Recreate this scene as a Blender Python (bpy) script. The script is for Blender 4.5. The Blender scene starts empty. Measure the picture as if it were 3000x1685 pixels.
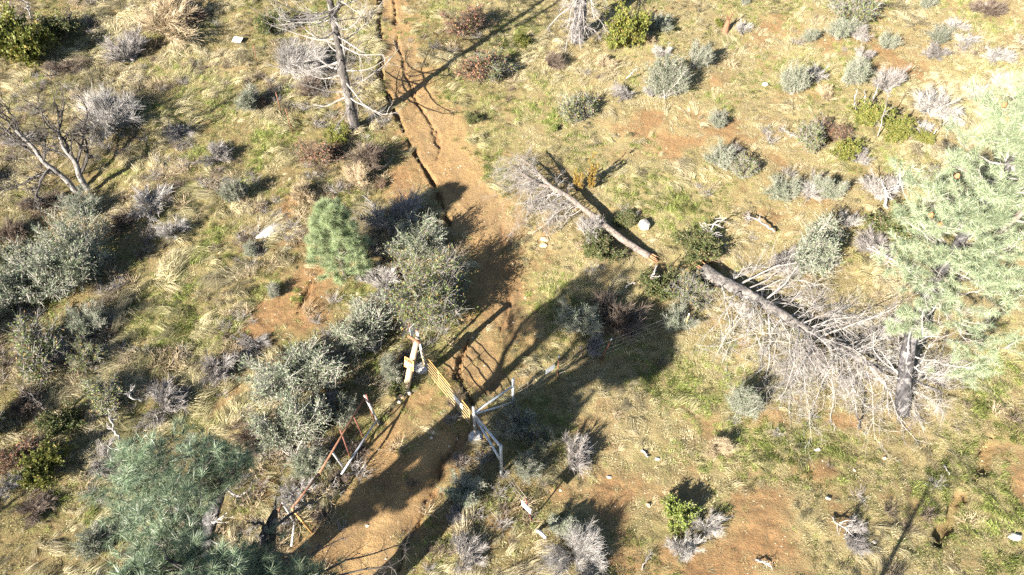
import bpy, math, random
import numpy as np
from mathutils import Vector, Matrix, Euler

# ------------------------------------------------------------------ camera, sky, sun, exposure
SC = bpy.context.scene
COL = SC.collection
H_CAM, PITCH, FPX, CX, CY = 26.0, 47.0, 2027.0, 1500.0, 842.5
SUN_EL, SHADOW_AZ = math.radians(25.4), math.radians(49.0)

cam_d = bpy.data.cameras.new('drone_camera')
cam = bpy.data.objects.new('drone_camera', cam_d); COL.objects.link(cam)
cam.location = (0, 0, H_CAM)
cam.rotation_euler = (math.radians(90 - PITCH), 0, 0)
cam_d.sensor_width = 36.0
cam_d.lens = 36.0 * FPX / 3000.0
cam_d.clip_end = 2000.0
SC.camera = cam

W_ = bpy.data.worlds.new('World'); SC.world = W_; W_.use_nodes = True
wn = W_.node_tree.nodes; wl = W_.node_tree.links
bg = wn.get('Background') or wn.new('ShaderNodeBackground')
sky = wn.new('ShaderNodeTexSky'); sky.sky_type = 'NISHITA'; sky.sun_disc = False
sky.sun_elevation = SUN_EL; sky.altitude = 900.0
sky.sun_rotation = math.atan2(-math.cos(SHADOW_AZ), -math.sin(SHADOW_AZ)) % (2 * math.pi)
wl.new(sky.outputs[0], bg.inputs[0]); bg.inputs[1].default_value = 0.05

sun_d = bpy.data.lights.new('sun', 'SUN'); sun_d.energy = 5.0; sun_d.angle = math.radians(0.53)
sun_d.color = (1.0, 0.93, 0.82)
sun = bpy.data.objects.new('sun', sun_d); COL.objects.link(sun)
SD = Vector((math.cos(SHADOW_AZ) * math.cos(SUN_EL), math.sin(SHADOW_AZ) * math.cos(SUN_EL), -math.sin(SUN_EL)))
sun.rotation_euler = SD.to_track_quat('-Z', 'Y').to_euler()
sun.location = (-30, -35, 40)

SC.view_settings.view_transform = 'Standard'; SC.view_settings.look = 'None'
SC.view_settings.gamma = 1.0; SC.view_settings.use_curve_mapping = False
SC.view_settings.exposure = 2.3
SC.render.engine = 'CYCLES'
SC.cycles.use_denoising = False
SC.cycles.max_bounces = 6; SC.cycles.diffuse_bounces = 2; SC.cycles.transparent_max_bounces = 4

rng = np.random.default_rng(7)
random.seed(7)

# ------------------------------------------------------------------ noise and terrain
_L = np.random.default_rng(3).random((256, 256))
def vnoise(x, y):
    x = np.asarray(x, float); y = np.asarray(y, float)
    xi = np.floor(x).astype(int); yi = np.floor(y).astype(int)
    fx = x - xi; fy = y - yi
    fx = fx * fx * (3 - 2 * fx); fy = fy * fy * (3 - 2 * fy)
    a = _L[xi & 255, yi & 255]; b = _L[(xi + 1) & 255, yi & 255]
    c = _L[xi & 255, (yi + 1) & 255]; d = _L[(xi + 1) & 255, (yi + 1) & 255]
    return (a * (1 - fx) + b * fx) * (1 - fy) + (c * (1 - fx) + d * fx) * fy
def fbm(x, y, s, o=4, off=0.0):
    x = np.asarray(x, float) / s + 17.3 + off; y = np.asarray(y, float) / s + 41.7 + off * 1.7
    t = 0; a = .5; n = 0
    for _ in range(o):
        t = t + a * vnoise(x, y); n += a; a *= .5; x = x * 2.03 + 5.1; y = y * 2.03 + 9.2
    return t / n
def sstep(a, b, x):
    t = np.clip((x - a) / (b - a), 0, 1); return t * t * (3 - 2 * t)

def base_h(x, y):
    x = np.asarray(x, float); y = np.asarray(y, float)
    u = (y - 19.0) / 3.0
    sp = 3.0 * np.where(u > 20, u, np.log1p(np.exp(np.minimum(u, 20))))
    z = 0.15 * np.minimum(sp, 120)
    return z + 0.5 * (fbm(x, y, 9.0, 2) - .5)

th_ = math.radians(PITCH)
FW = np.array([0, math.cos(th_), -math.sin(th_)]); UP = np.array([0, math.sin(th_), math.cos(th_)])
CAMP = np.array([0, 0, H_CAM])
def ray(px, py): return FW * FPX + np.array([1., 0, 0]) * (px - CX) - UP * (py - CY)
def G(px, py, h=0.0, fn=base_h):
    """world point seen at photo pixel px, py lying h metres above the ground"""
    d = ray(px, py); z = h
    for _ in range(30):
        p = CAMP + d * ((z - H_CAM) / d[2]); z = .5 * z + .5 * (float(fn(p[0], p[1])) + h)
    return np.array([p[0], p[1], z])
def ppm(p): return FPX / float((np.asarray(p) - CAMP) @ FW)     # photo pixels per metre

def polyline(pts, step=0.12):
    P = np.array([G(*p)[:2] for p in pts]); out = []
    for a, b in zip(P[:-1], P[1:]):
        n = max(2, int(np.linalg.norm(b - a) / step))
        for i in range(n): out.append(a + (b - a) * i / n)
    out.append(P[-1]); return np.array(out)
def dist_poly(x, y, poly, pad=3.0):
    x = np.asarray(x, float); y = np.asarray(y, float); d = np.full(x.shape, 99.0)
    m = (x > poly[:, 0].min() - pad) & (x < poly[:, 0].max() + pad) & (y > poly[:, 1].min() - pad) & (y < poly[:, 1].max() + pad)
    if not m.any(): return d
    xs = x[m]; ys = y[m]; dd = np.full(xs.shape, 99.0)
    for a, b in zip(poly[:-1], poly[1:]):
        ab = b - a; L2 = ab @ ab + 1e-9
        t = np.clip(((xs - a[0]) * ab[0] + (ys - a[1]) * ab[1]) / L2, 0, 1)
        dd = np.minimum(dd, np.hypot(xs - a[0] - t * ab[0], ys - a[1] - t * ab[1]))
    d[m] = dd; return d

GUL = [  # photo polyline, depth, half width
 ([(1118,-60),(1112,20),(1112,60),(1110,120),(1118,165),(1113,200),(1118,245),(1140,280),(1152,310),(1168,345),(1185,385),(1210,430),(1230,470),(1250,495),(1275,540),(1290,580),(1310,640),(1330,680)], .36, .15),
 ([(1150,-40),(1160,80),(1170,140),(1180,170),(1185,210),(1205,240),(1218,290),(1260,350),(1280,400),(1290,430),(1280,455),(1262,480),(1252,497)], .15, .10),
 ([(1378,975),(1362,1010),(1352,1040),(1340,1075),(1335,1090),(1352,1120),(1370,1150),(1385,1180),(1396,1205)], .22, .10),
 ([(1355,1255),(1345,1270),(1330,1310),(1300,1345),(1290,1375),(1285,1420),(1250,1480),(1225,1530),(1200,1580),(1175,1640),(1150,1710)], .13, .13),
 ([(1470,640),(1480,770),(1490,830),(1490,900),(1470,960),(1455,1020)], .07, .13),
 ([(2738,1612),(2790,1520),(2800,1470),(2850,1420),(2890,1350),(2905,1290),(2930,1230)], .34, .24),
 ([(925,810),(905,850),(880,895),(865,935)], .16, .14),
 ([(765,985),(750,1030),(725,1080)], .15, .2),
]
GULP = [(polyline(p, .5), d, w) for p, d, w in GUL]

# blobs: photo x, y, radius x, radius y (photo px), value
def blobs(lst):
    out = []
    for (px, py, rx, ry, v) in lst:
        c = G(px, py); s = ppm(c); e = math.atan2(c[2] - H_CAM, math.hypot(c[0], c[1]))
        out.append((c[0], c[1], rx / s, ry / s / max(.35, abs(math.sin(e))), v))
    return out
def field(x, y, bl):
    t = np.zeros(np.shape(x))
    for (cx, cy, rx, ry, v) in bl:
        q = ((x - cx) / rx) ** 2 + ((y - cy) / ry) ** 2
        t = t + v * np.exp(-q)
    return t
ROAD = [(-120,1085,1180),(0,1108,1190),(150,1118,1235),(300,1135,1320),(400,1172,1375),(500,1222,1400),(600,1290,1500),(700,1350,1555),
        (800,1395,1575),(900,1400,1555),(1000,1350,1545),(1100,1265,1540),(1200,1130,1450),(1300,1060,1420),(1400,1010,1385),(1500,935,1320),(1600,850,1270),(1700,790,1230)]
RL = np.array([G(l, y)[:2] for y, l, r in ROAD]); RR = np.array([G(r, y)[:2] for y, l, r in ROAD])
def road_mask(x, y):
    yl = np.sort(RL[:, 1]); o = np.argsort(RL[:, 1]); xl = np.interp(y, RL[o, 1], RL[o, 0])
    o = np.argsort(RR[:, 1]); xr = np.interp(y, RR[o, 1], RR[o, 0])
    n = (fbm(x, y, 1.6, 4, 3.) - .5) * 3.0 + (fbm(x, y, .35, 3, 5.) - .5) * 1.6
    patch = 1 - .55 * sstep(.52, .66, fbm(x, y, 1.3, 4, 77.)) * sstep(27, 18, y)
    return sstep(-.7, .8, x - xl + n * .6) * sstep(-1.1, 1.3, xr - x + n) * patch
def lane(x, y):
    o = np.argsort(RL[:, 1]); xl = np.interp(y, RL[o, 1], RL[o, 0]); o = np.argsort(RR[:, 1]); xr = np.interp(y, RR[o, 1], RR[o, 0])
    u = (x - xl) / (xr - xl)
    return np.clip(.5 + 1.5 * (fbm(u * 5 + .35 * (fbm(x, y, 1.2, 3, 31.) - .5) * 5, y * .10, 1.0, 3, 44.) - .5) + .5 * (fbm(x, y, .5, 3, 36.) - .5), 0, 1)
def meadow(x, y): return sstep(.3, 3.5, x + .2 * np.maximum(y - 19, 0))
BARE = blobs([(1175,520,50,75,1.1),(870,885,60,75,1.1),(765,960,40,60,.9),(930,820,32,55,.9),(690,1100,30,60,.6),(1200,575,60,40,.8),(830,900,70,60,.6),(890,830,45,45,.6),(655,1200,45,45,.9),(745,980,35,45,.9),(775,1430,35,45,.9),(700,1150,35,40,.5),
 (2000,1450,130,60,.35),(1800,1400,120,60,.5),(1770,1480,110,80,.6),(1850,1640,130,70,.9),(2230,1600,110,90,1.0),(2170,1480,80,60,.5),(2330,1420,90,60,.35),(2080,1680,120,50,.6),(2000,1330,60,40,.4),
 (2300,1210,80,40,.6),(2470,1235,45,22,.9),(2150,1290,60,50,.5),(1980,1220,80,40,.4),(2420,1370,60,40,.4),(2450,1500,70,60,.45),
 (1990,380,150,45,.55),(1900,360,70,40,.6),(1950,440,60,30,.4),(2080,270,80,40,.3),(2180,390,60,40,.5),(2030,90,40,40,.2),(2250,60,60,40,.7),(2230,130,70,50,.5),(2310,290,60,30,.7),(2300,470,60,50,.3),
 (2440,130,80,40,.55),(2600,170,120,30,.55),(2680,60,80,30,.45),(2900,80,120,30,.4),(2720,200,110,30,.4),(2820,620,60,40,.3),(2600,860,60,70,.5),(2500,590,80,50,.5),(2270,630,80,40,.5),
 (880,70,25,40,.9),(990,290,30,40,.8),(860,575,35,40,.5),(840,680,60,60,.5),(770,640,70,60,.35),(700,820,60,50,.3),(1580,700,60,50,.5),(1500,560,60,50,.4),(940,1010,90,80,.4),
 (1350,1590,60,50,.35),(1450,1560,90,60,.4),(1560,1450,80,60,.4),(1850,1220,80,50,.35),(1750,1180,60,40,.3),(1640,1240,80,50,.4),(280,30,60,25,.5),(350,40,40,20,.3),(2980,1400,40,70,.9),(600,330,60,40,.2),(700,180,40,60,.25)])
GREEN = blobs([(760,430,25,60,.9),(700,540,50,50,.6),(640,690,60,60,.7),(560,830,70,60,.7),(510,960,40,70,1.0),(680,770,60,50,.5),(880,880,40,40,.3),(470,640,40,20,.6),(860,920,30,50,.5),(300,1110,50,30,.5),
 (2930,1240,80,120,.9),(2850,1500,140,120,.8),(2960,1620,120,90,1.),(2830,1340,60,60,.6),(2450,1650,60,60,.6),(2700,1640,80,60,.5),(2960,1080,60,60,.7),(2880,1180,60,40,.6),
 (1620,345,40,30,.9),(1540,300,90,50,.35),(1760,420,80,40,.4),(1470,120,60,50,.5),(1350,260,80,50,.4),(1430,520,60,40,.5),(1870,560,100,60,.5),(1990,600,80,50,.4),(1330,640,40,40,.2),(1570,760,30,90,.4),(1650,860,60,70,.4),
 (2060,1160,120,60,.4),(2250,1300,150,90,.4),(2480,1280,120,60,.4),(2400,1500,150,80,.3),(2110,1050,100,50,.4),(2070,1360,50,30,.7),(2600,1420,100,80,.3),(2400,1010,80,50,.3),(1930,1110,80,60,.3),
 (220,145,90,40,.4),(600,430,60,40,.4),(1500,60,40,40,.4),(910,60,60,40,.3),(820,400,40,50,.3),(1220,1120,30,30,.5),(1230,1410,40,25,.5),(1300,1650,60,50,.3),(1000,640,50,70,.2)])
TRIM = blobs([(1330,1110,120,120,1.),(1420,1000,110,110,.9),(1270,1240,150,120,.9),(1180,1340,170,130,.8),(1100,1480,190,120,.8),(1030,1600,200,120,.8),(1380,1290,90,110,.7),(1470,820,110,130,.8),(1300,560,140,110,.5)])
STRAW = blobs([(540,780,80,100,.7),(460,840,70,60,.6),(430,950,70,60,.5),(520,730,60,60,.5),(370,1020,80,70,.5),(600,960,60,60,.4),(480,1060,70,50,.6),(560,1150,70,60,.5),(930,540,60,70,.6),(1010,470,50,90,.6),(340,70,60,50,.6),(300,130,50,60,.6),(700,60,40,40,.4),(880,190,40,60,.4),(860,290,60,60,.4),
 (1450,180,60,60,.3),(1560,120,120,70,.4),(1700,190,120,60,.5),(2000,60,80,40,.4),(1900,520,90,40,.7),(1760,440,60,30,.4),(2000,480,40,40,.6),(2680,290,80,50,.5),(2840,330,110,90,1.1),(2880,200,120,50,.6),(2630,470,90,60,.5),(2550,750,50,60,.8),(2600,820,40,40,.7),(2780,480,80,60,.6),(2640,30,60,30,.8),(2700,40,60,30,.5),(2250,30,50,40,.6),(2960,140,80,50,.4),
 (1780,820,60,50,.8),(1870,660,60,50,.3),(1960,660,90,50,.4),(1970,1190,90,60,.5),(1890,1110,60,50,.2),(2800,1150,80,60,.4),(2780,1290,90,60,.4),(2870,1440,80,80,.4),(300,1450,90,80,.4),(200,1620,90,60,.4),(370,1510,60,60,.4),(650,760,40,40,.4),(580,1040,60,60,.5),(100,440,90,50,.3),(60,560,60,40,.6),(430,370,80,50,.2),(550,130,80,60,.2),(330,230,100,60,.2),(1130,320,40,30,.3)])

def soil_mask(x, y):
    b = field(x, y, BARE) + .16 * meadow(x, y); n = fbm(x, y, 1.1, 4, 8.) - .5
    bm = .85 * sstep(.15, 1.15, b + n * 1.7)
    return np.clip(np.maximum(road_mask(x, y), bm), 0, 1)
def green_mask(x, y):
    n = fbm(x, y, 2.2, 4, 21.)
    lane = field(x, y, GREEN)
    return np.clip(sstep(.40, .68, n) * .55 + 1.0 * lane * sstep(.2, .5, fbm(x, y, .8, 3, 2.)), 0, 1)
def straw_glare_mask(x, y):
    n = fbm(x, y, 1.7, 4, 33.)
    return np.clip(.75 * sstep(.38, .68, n) + .22 * sstep(4, 18, x) * sstep(22, 32, y) + .55 * field(x, y, STRAW), 0, 1.2)  # far right term adds straw to put the washed-out glare into the colour

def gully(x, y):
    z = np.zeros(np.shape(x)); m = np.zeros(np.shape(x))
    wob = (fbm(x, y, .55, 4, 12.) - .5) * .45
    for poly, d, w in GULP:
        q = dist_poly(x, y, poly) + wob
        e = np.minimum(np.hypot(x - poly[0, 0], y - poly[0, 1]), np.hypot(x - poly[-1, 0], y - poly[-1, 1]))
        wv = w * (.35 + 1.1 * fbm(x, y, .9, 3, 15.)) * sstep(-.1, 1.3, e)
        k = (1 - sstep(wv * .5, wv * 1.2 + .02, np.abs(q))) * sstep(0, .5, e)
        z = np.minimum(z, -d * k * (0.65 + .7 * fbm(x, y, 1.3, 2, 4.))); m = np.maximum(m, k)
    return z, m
def hgt(x, y):
    x = np.asarray(x, float); y = np.asarray(y, float)
    s = road_mask(x, y)
    z = base_h(x, y)
    z = z + (1 - s) * (.22 * (fbm(x, y, 1.5, 4, 6.) - .5) + .14 * (fbm(x, y, .4, 3, 7.) - .5)) - .12 * s + s * (.07 * (fbm(x, y, .5, 3, 9.) - .5) + .06 * (lane(x, y) - .5))
    return z + gully(x, y)[0]
def hz(x, y): return float(hgt(np.array([x]), np.array([y]))[0])
def GP(px, py, h=0.0): 
    p = G(px, py, h); return p
def on_ground(px, py):
    p = G(px, py); return np.array([p[0], p[1], hz(p[0], p[1])])

# ------------------------------------------------------------------ mesh accumulation
class MB:
    def __init__(s): s.v = []; s.q = []; s.t = []; s.n = 0
    def add(s, V, Q=None, T=None):
        V = np.asarray(V, float).reshape(-1, 3)
        if Q is not None and len(Q): s.q.append(np.asarray(Q, int).reshape(-1, 4) + s.n)
        if T is not None and len(T): s.t.append(np.asarray(T, int).reshape(-1, 3) + s.n)
        s.v.append(V); s.n += len(V)
    def mesh(s, name, mat, smooth=True):
        V = np.concatenate(s.v) if s.v else np.zeros((0, 3))
        Q = np.concatenate(s.q) if s.q else np.zeros((0, 4), int)
        T = np.concatenate(s.t) if s.t else np.zeros((0, 3), int)
        me = bpy.data.meshes.new(name)
        me.vertices.add(len(V)); me.vertices.foreach_set('co', V.astype(np.float32).ravel())
        nl = len(Q) * 4 + len(T) * 3; me.loops.add(nl)
        me.loops.foreach_set('vertex_index', np.concatenate([Q.ravel(), T.ravel()]).astype(np.int32))
        npol = len(Q) + len(T); me.polygons.add(npol)
        st = np.concatenate([np.arange(len(Q)) * 4, len(Q) * 4 + np.arange(len(T)) * 3]).astype(np.int32)
        me.polygons.foreach_set('loop_start', st)
        me.polygons.foreach_set('use_smooth', np.full(npol, smooth))
        me.update(calc_edges=True); me.materials.append(mat)
        return me
def tubes(mb, P, R, sides=4, cap=False):
    """P (N,S,3) paths, R (N,S) radii"""
    P = np.asarray(P, float); R = np.asarray(R, float)
    if P.ndim == 2: P = P[None]; R = R[None]
    N, S, _ = P.shape
    if N == 0: return
    T = np.gradient(P, axis=1); T /= np.linalg.norm(T, axis=2, keepdims=True) + 1e-9
    ref = np.where(np.abs(T[..., 2:3]) > .9, np.array([1., 0, 0]), np.array([0, 0, 1.]))
    A = np.cross(T, ref); A /= np.linalg.norm(A, axis=2, keepdims=True) + 1e-9
    B = np.cross(T, A)
    a = np.arange(sides) / sides * 2 * np.pi
    V = P[:, :, None] + R[:, :, None, None] * (A[:, :, None] * np.cos(a)[:, None] + B[:, :, None] * np.sin(a)[:, None])
    idx = np.arange(N * S * sides).reshape(N, S, sides)
    nx = np.roll(idx, -1, 2)
    Q = np.stack([idx[:, :-1], nx[:, :-1], nx[:, 1:], idx[:, 1:]], -1).reshape(-1, 4)
    Tn = None; Vr = V.reshape(-1, 3)
    if cap:
        c0 = len(Vr) + np.arange(N); c1 = c0 + N
        Vr = np.concatenate([Vr, P[:, 0], P[:, -1]])
        t0 = np.stack([np.broadcast_to(c0[:, None], (N, sides)), nx[:, 0], idx[:, 0]], -1).reshape(-1, 3)
        t1 = np.stack([np.broadcast_to(c1[:, None], (N, sides)), idx[:, -1], nx[:, -1]], -1).reshape(-1, 3)
        Tn = np.concatenate([t0, t1])
    mb.add(Vr, Q, Tn)
def leaves(mb, C, D, L, Wd, rg):
    """diamond leaves at C along D"""
    N = len(C)
    if N == 0: return
    D = D / (np.linalg.norm(D, axis=1, keepdims=True) + 1e-9)
    r = rg.normal(size=(N, 3)); S = np.cross(D, r); S /= np.linalg.norm(S, axis=1, keepdims=True) + 1e-9
    L = np.broadcast_to(np.asarray(L, float), (N,))[:, None]; Wd = np.broadcast_to(np.asarray(Wd, float), (N,))[:, None]
    nrm = np.cross(D, S)
    V = np.stack([C, C + D * L * .5 + S * Wd * .5 + nrm * L * .06, C + D * L, C + D * L * .5 - S * Wd * .5 + nrm * L * .06], 1)
    mb.add(V, np.arange(N * 4).reshape(N, 4))
def needles(mb, C, AX, n, L, wd, rg, spread=1.0, droop=.1):
    """needle fans: n needles at each tuft centre C with axis AX"""
    N = len(C)
    AX = AX / (np.linalg.norm(AX, axis=1, keepdims=True) + 1e-9)
    rd = rg.normal(size=(N, n, 3)); rd /= np.linalg.norm(rd, axis=2, keepdims=True)
    D = AX[:, None] * rg.uniform(.05, 1.2, (N, n, 1)) + rd * spread * rg.uniform(.5, 1, (N, n, 1)); D[..., 2] -= droop
    D /= np.linalg.norm(D, axis=2, keepdims=True)
    Ln = L * rg.uniform(.65, 1.1, (N, n, 1))
    o = C[:, None] + AX[:, None] * rg.uniform(-.08, .04, (N, n, 1))
    r = rg.normal(size=(N, n, 3)); S = np.cross(D, r); S /= np.linalg.norm(S, axis=2, keepdims=True) + 1e-9
    tip = o + D * Ln; tip[..., 2] -= .06 * Ln[..., 0]
    V = np.stack([o - S * wd * .5, o + S * wd * .5, tip], 2).reshape(-1, 3)
    mb.add(V, None, np.arange(N * n * 3).reshape(-1, 3))
def bez(p0, p1, p2, S):
    t = np.linspace(0, 1, S)[None, :, None]
    return p0[:, None] * (1 - t) ** 2 + 2 * p1[:, None] * t * (1 - t) + p2[:, None] * t * t
def spline(pts, n):
    """smooth path through points"""
    pts = np.array(pts, float); m = len(pts)
    if m == 2: return pts[0] + (pts[1] - pts[0]) * np.linspace(0, 1, n)[:, None]
    P = np.vstack([2 * pts[0] - pts[1], pts, 2 * pts[-1] - pts[-2]]); out = []
    for u in np.linspace(0, m - 1 - 1e-6, n):
        i = int(u); t = u - i; a, b, c, d = P[i:i + 4]
        out.append(.5 * ((2 * b) + (-a + c) * t + (2 * a - 5 * b + 4 * c - d) * t * t + (-a + 3 * b - 3 * c + d) * t ** 3))
    return np.array(out)

# ------------------------------------------------------------------ objects
def obj(name, me, parent=None, **props):
    o = bpy.data.objects.new(name, me); COL.objects.link(o)
    if parent is not None: o.parent = parent
    for k, v in props.items():
        if v is not None: o[k] = v
    return o
def thing(name, label, cat, loc=(0, 0, 0), rz=0.0, group=None):
    o = bpy.data.objects.new(name, None); COL.objects.link(o)
    o.empty_display_size = .3
    o.location = [float(c) for c in loc]; o.rotation_euler = (0, 0, rz)
    o['label'] = label; o['category'] = cat
    if group: o['group'] = group
    return o

# ------------------------------------------------------------------ materials
def mat_new(name):
    m = bpy.data.materials.new(name); m.use_nodes = True
    nt = m.node_tree; nt.nodes.clear()
    out = nt.nodes.new('ShaderNodeOutputMaterial')
    return m, nt, out
def N(nt, t, **kw):
    n = nt.nodes.new(t)
    for k, v in kw.items(): setattr(n, k, v)
    return n
def mixc(nt, f, a, b, mode='MIX'):
    n = N(nt, 'ShaderNodeMix', data_type='RGBA', blend_type=mode)
    for s, v in ((0, f), (6, a), (7, b)):
        if isinstance(v, (int, float)): n.inputs[s].default_value = v
        elif isinstance(v, tuple): n.inputs[s].default_value = (*v, 1) if len(v) == 3 else v
        else: nt.links.new(v, n.inputs[s])
    return n.outputs[2]
def noise(nt, vec, scale, detail=4, rough=.6, lo=.35, hi=.65):
    n = N(nt, 'ShaderNodeTexNoise'); n.inputs['Scale'].default_value = scale
    n.inputs['Detail'].default_value = detail; n.inputs['Roughness'].default_value = rough
    if vec is not None: nt.links.new(vec, n.inputs['Vector'])
    r = N(nt, 'ShaderNodeMapRange'); r.inputs[1].default_value = lo; r.inputs[2].default_value = hi
    nt.links.new(n.outputs['Fac'], r.inputs[0]); return r.outputs[0]
def attr(nt, name, typ='GEOMETRY'):
    n = N(nt, 'ShaderNodeAttribute', attribute_type=typ, attribute_name=name); return n.outputs['Fac']
def math_(nt, op, a, b=None):
    n = N(nt, 'ShaderNodeMath', operation=op)
    for i, v in enumerate((a, b)):
        if v is None: continue
        if isinstance(v, (int, float)): n.inputs[i].default_value = v
        else: nt.links.new(v, n.inputs[i])
    return n.outputs[0]

def leaf_mat(name, c1, c2, c3=None, trans=.25, rough=.55, spec=.3, c3f=.15):
    """thin leaf or needle: colour varies from piece to piece"""
    m, nt, out = mat_new(name)
    g = N(nt, 'ShaderNodeNewGeometry'); r = g.outputs['Random Per Island']
    col = mixc(nt, r, c1, c2)
    if c3:
        w = N(nt, 'ShaderNodeTexWhiteNoise', noise_dimensions='1D'); nt.links.new(r, w.inputs['W'])
        col = mixc(nt, math_(nt, 'LESS_THAN', w.outputs['Value'], c3f), col, c3)
    oi = N(nt, 'ShaderNodeObjectInfo')
    hs = N(nt, 'ShaderNodeHueSaturation'); nt.links.new(col, hs.inputs['Color'])
    mr = N(nt, 'ShaderNodeMapRange'); nt.links.new(oi.outputs['Random'], mr.inputs[0]); mr.inputs[3].default_value = .8; mr.inputs[4].default_value = 1.2
    nt.links.new(mr.outputs[0], hs.inputs['Value'])
    p = N(nt, 'ShaderNodeBsdfPrincipled'); nt.links.new(hs.outputs[0], p.inputs['Base Color'])
    p.inputs['Roughness'].default_value = rough; p.inputs['Specular IOR Level'].default_value = spec
    t = N(nt, 'ShaderNodeBsdfTranslucent'); nt.links.new(hs.outputs[0], t.inputs['Color'])
    mx = N(nt, 'ShaderNodeMixShader'); mx.inputs[0].default_value = trans
    nt.links.new(p.outputs[0], mx.inputs[1]); nt.links.new(t.outputs[0], mx.inputs[2]); nt.links.new(mx.outputs[0], out.inputs[0])
    return m
def bark_mat(name, c1, c2, scale=6., rough=.85, bump=.4, c3=None, stretch=(1, 1, .25), spec=.2, island=0.0):
    m, nt, out = mat_new(name)
    tc = N(nt, 'ShaderNodeTexCoord'); mp = N(nt, 'ShaderNodeMapping'); nt.links.new(tc.outputs['Object'], mp.inputs[0])
    mp.inputs['Scale'].default_value = stretch
    f = noise(nt, mp.outputs[0], scale, 5, .65)
    col = mixc(nt, f, c1, c2)
    if c3:
        f2 = noise(nt, tc.outputs['Object'], scale * .35, 3, .6, .5, .62); col = mixc(nt, f2, col, c3)
    if island:
        g = N(nt, 'ShaderNodeNewGeometry'); hs = N(nt, 'ShaderNodeHueSaturation'); nt.links.new(col, hs.inputs['Color'])
        mr = N(nt, 'ShaderNodeMapRange'); nt.links.new(g.outputs['Random Per Island'], mr.inputs[0]); mr.inputs[3].default_value = 1 - island; mr.inputs[4].default_value = 1 + island
        nt.links.new(mr.outputs[0], hs.inputs['Value']); col = hs.outputs[0]
    p = N(nt, 'ShaderNodeBsdfPrincipled'); nt.links.new(col, p.inputs['Base Color']); p.inputs['Roughness'].default_value = rough
    p.inputs['Specular IOR Level'].default_value = spec
    if bump:
        b = N(nt, 'ShaderNodeBump'); b.inputs['Strength'].default_value = bump; b.inputs['Distance'].default_value = .03
        nt.links.new(f, b.inputs['Height']); nt.links.new(b.outputs[0], p.inputs['Normal'])
    nt.links.new(p.outputs[0], out.inputs[0]); return m
def metal_mat(name, c1, c2, metallic=.6, rough=.5, scale=8., lo=.45, hi=.6):
    m, nt, out = mat_new(name)
    tc = N(nt, 'ShaderNodeTexCoord'); f = noise(nt, tc.outputs['Object'], scale, 5, .7, lo, hi)
    p = N(nt, 'ShaderNodeBsdfPrincipled'); nt.links.new(mixc(nt, f, c1, c2), p.inputs['Base Color'])
    p.inputs['Metallic'].default_value = metallic; p.inputs['Roughness'].default_value = rough
    nt.links.new(p.outputs[0], out.inputs[0]); return m

def ground_mat():
    m, nt, out = mat_new('ground_soil_and_litter')
    tc = N(nt, 'ShaderNodeTexCoord'); v = tc.outputs['Object']
    soil = attr(nt, 'soil'); grn = attr(nt, 'green'); dry = attr(nt, 'dry'); road = attr(nt, 'road'); cut = attr(nt, 'cut')
    s1 = noise(nt, v, .8, 6, .6, .3, .7); s2 = noise(nt, v, 6., 6, .7, .35, .65); s3 = noise(nt, v, 28., 3, .7, .4, .62)
    red = mixc(nt, s1, (.25, .135, .060), (.33, .195, .090)); red = mixc(nt, s2, red, (.17, .105, .055))
    tan = mixc(nt, s1, (.255, .165, .075), (.40, .25, .105)); tan = mixc(nt, math_(nt, 'MULTIPLY', s2, .6), tan, (.19, .125, .065)); s4 = noise(nt, v, .35, 4, .6, .42, .6); tan = mixc(nt, math_(nt, 'MULTIPLY', s4, .6), tan, (.215, .155, .085))
    tan = mixc(nt, math_(nt, 'MULTIPLY', math_(nt, 'SUBTRACT', 1.0, s3), .25), tan, (.40, .27, .15))
    lf = attr(nt, 'lane'); tan = mixc(nt, 1.0, tan, mixc(nt, lf, (.66, .64, .66), (1.22, 1.20, 1.14)), 'MULTIPLY')
    soilc = mixc(nt, road, red, tan)
    # litter: straw, short green growth, dark duff
    l1 = noise(nt, v, 9., 6, .75, .38, .62); l2 = noise(nt, v, 2.2, 5, .6, .4, .62); l3 = noise(nt, v, 34., 3, .7, .4, .6)
    lit = mixc(nt, l1, (.11, .075, .038), (.27, .205, .10)); lit = mixc(nt, math_(nt, 'MULTIPLY', l3, .5), lit, (.065, .045, .025))
    gcol = mixc(nt, l3, (.11, .11, .036), (.28, .265, .105))
    lit = mixc(nt, math_(nt, 'MULTIPLY', math_(nt, 'ADD', grn, .38), math_(nt, 'ADD', l2, .15)), lit, gcol)
    lit = mixc(nt, math_(nt, 'MULTIPLY', dry, .5), lit, mixc(nt, l3, (.26, .205, .10), (.47, .40, .22)))
    ef = math_(nt, 'ADD', soil, math_(nt, 'MULTIPLY', math_(nt, 'SUBTRACT', l1, .5), .55))
    col = mixc(nt, N_clamp(nt, ef), lit, soilc)
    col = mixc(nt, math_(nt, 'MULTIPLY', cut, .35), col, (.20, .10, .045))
    p = N(nt, 'ShaderNodeBsdfPrincipled'); nt.links.new(col, p.inputs['Base Color']); p.inputs['Roughness'].default_value = .95
    p.inputs['Specular IOR Level'].default_value = .1
    b = N(nt, 'ShaderNodeBump'); b.inputs['Strength'].default_value = .9; b.inputs['Distance'].default_value = .06
    hsum = math_(nt, 'ADD', math_(nt, 'MULTIPLY', s2, .6), math_(nt, 'MULTIPLY', s3, .4))
    nt.links.new(hsum, b.inputs['Height']); nt.links.new(b.outputs[0], p.inputs['Normal'])
    nt.links.new(p.outputs[0], out.inputs[0]); return m
def N_clamp(nt, v):
    n = N(nt, 'ShaderNodeClamp'); nt.links.new(v, n.inputs[0]); return n.outputs[0]

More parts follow.
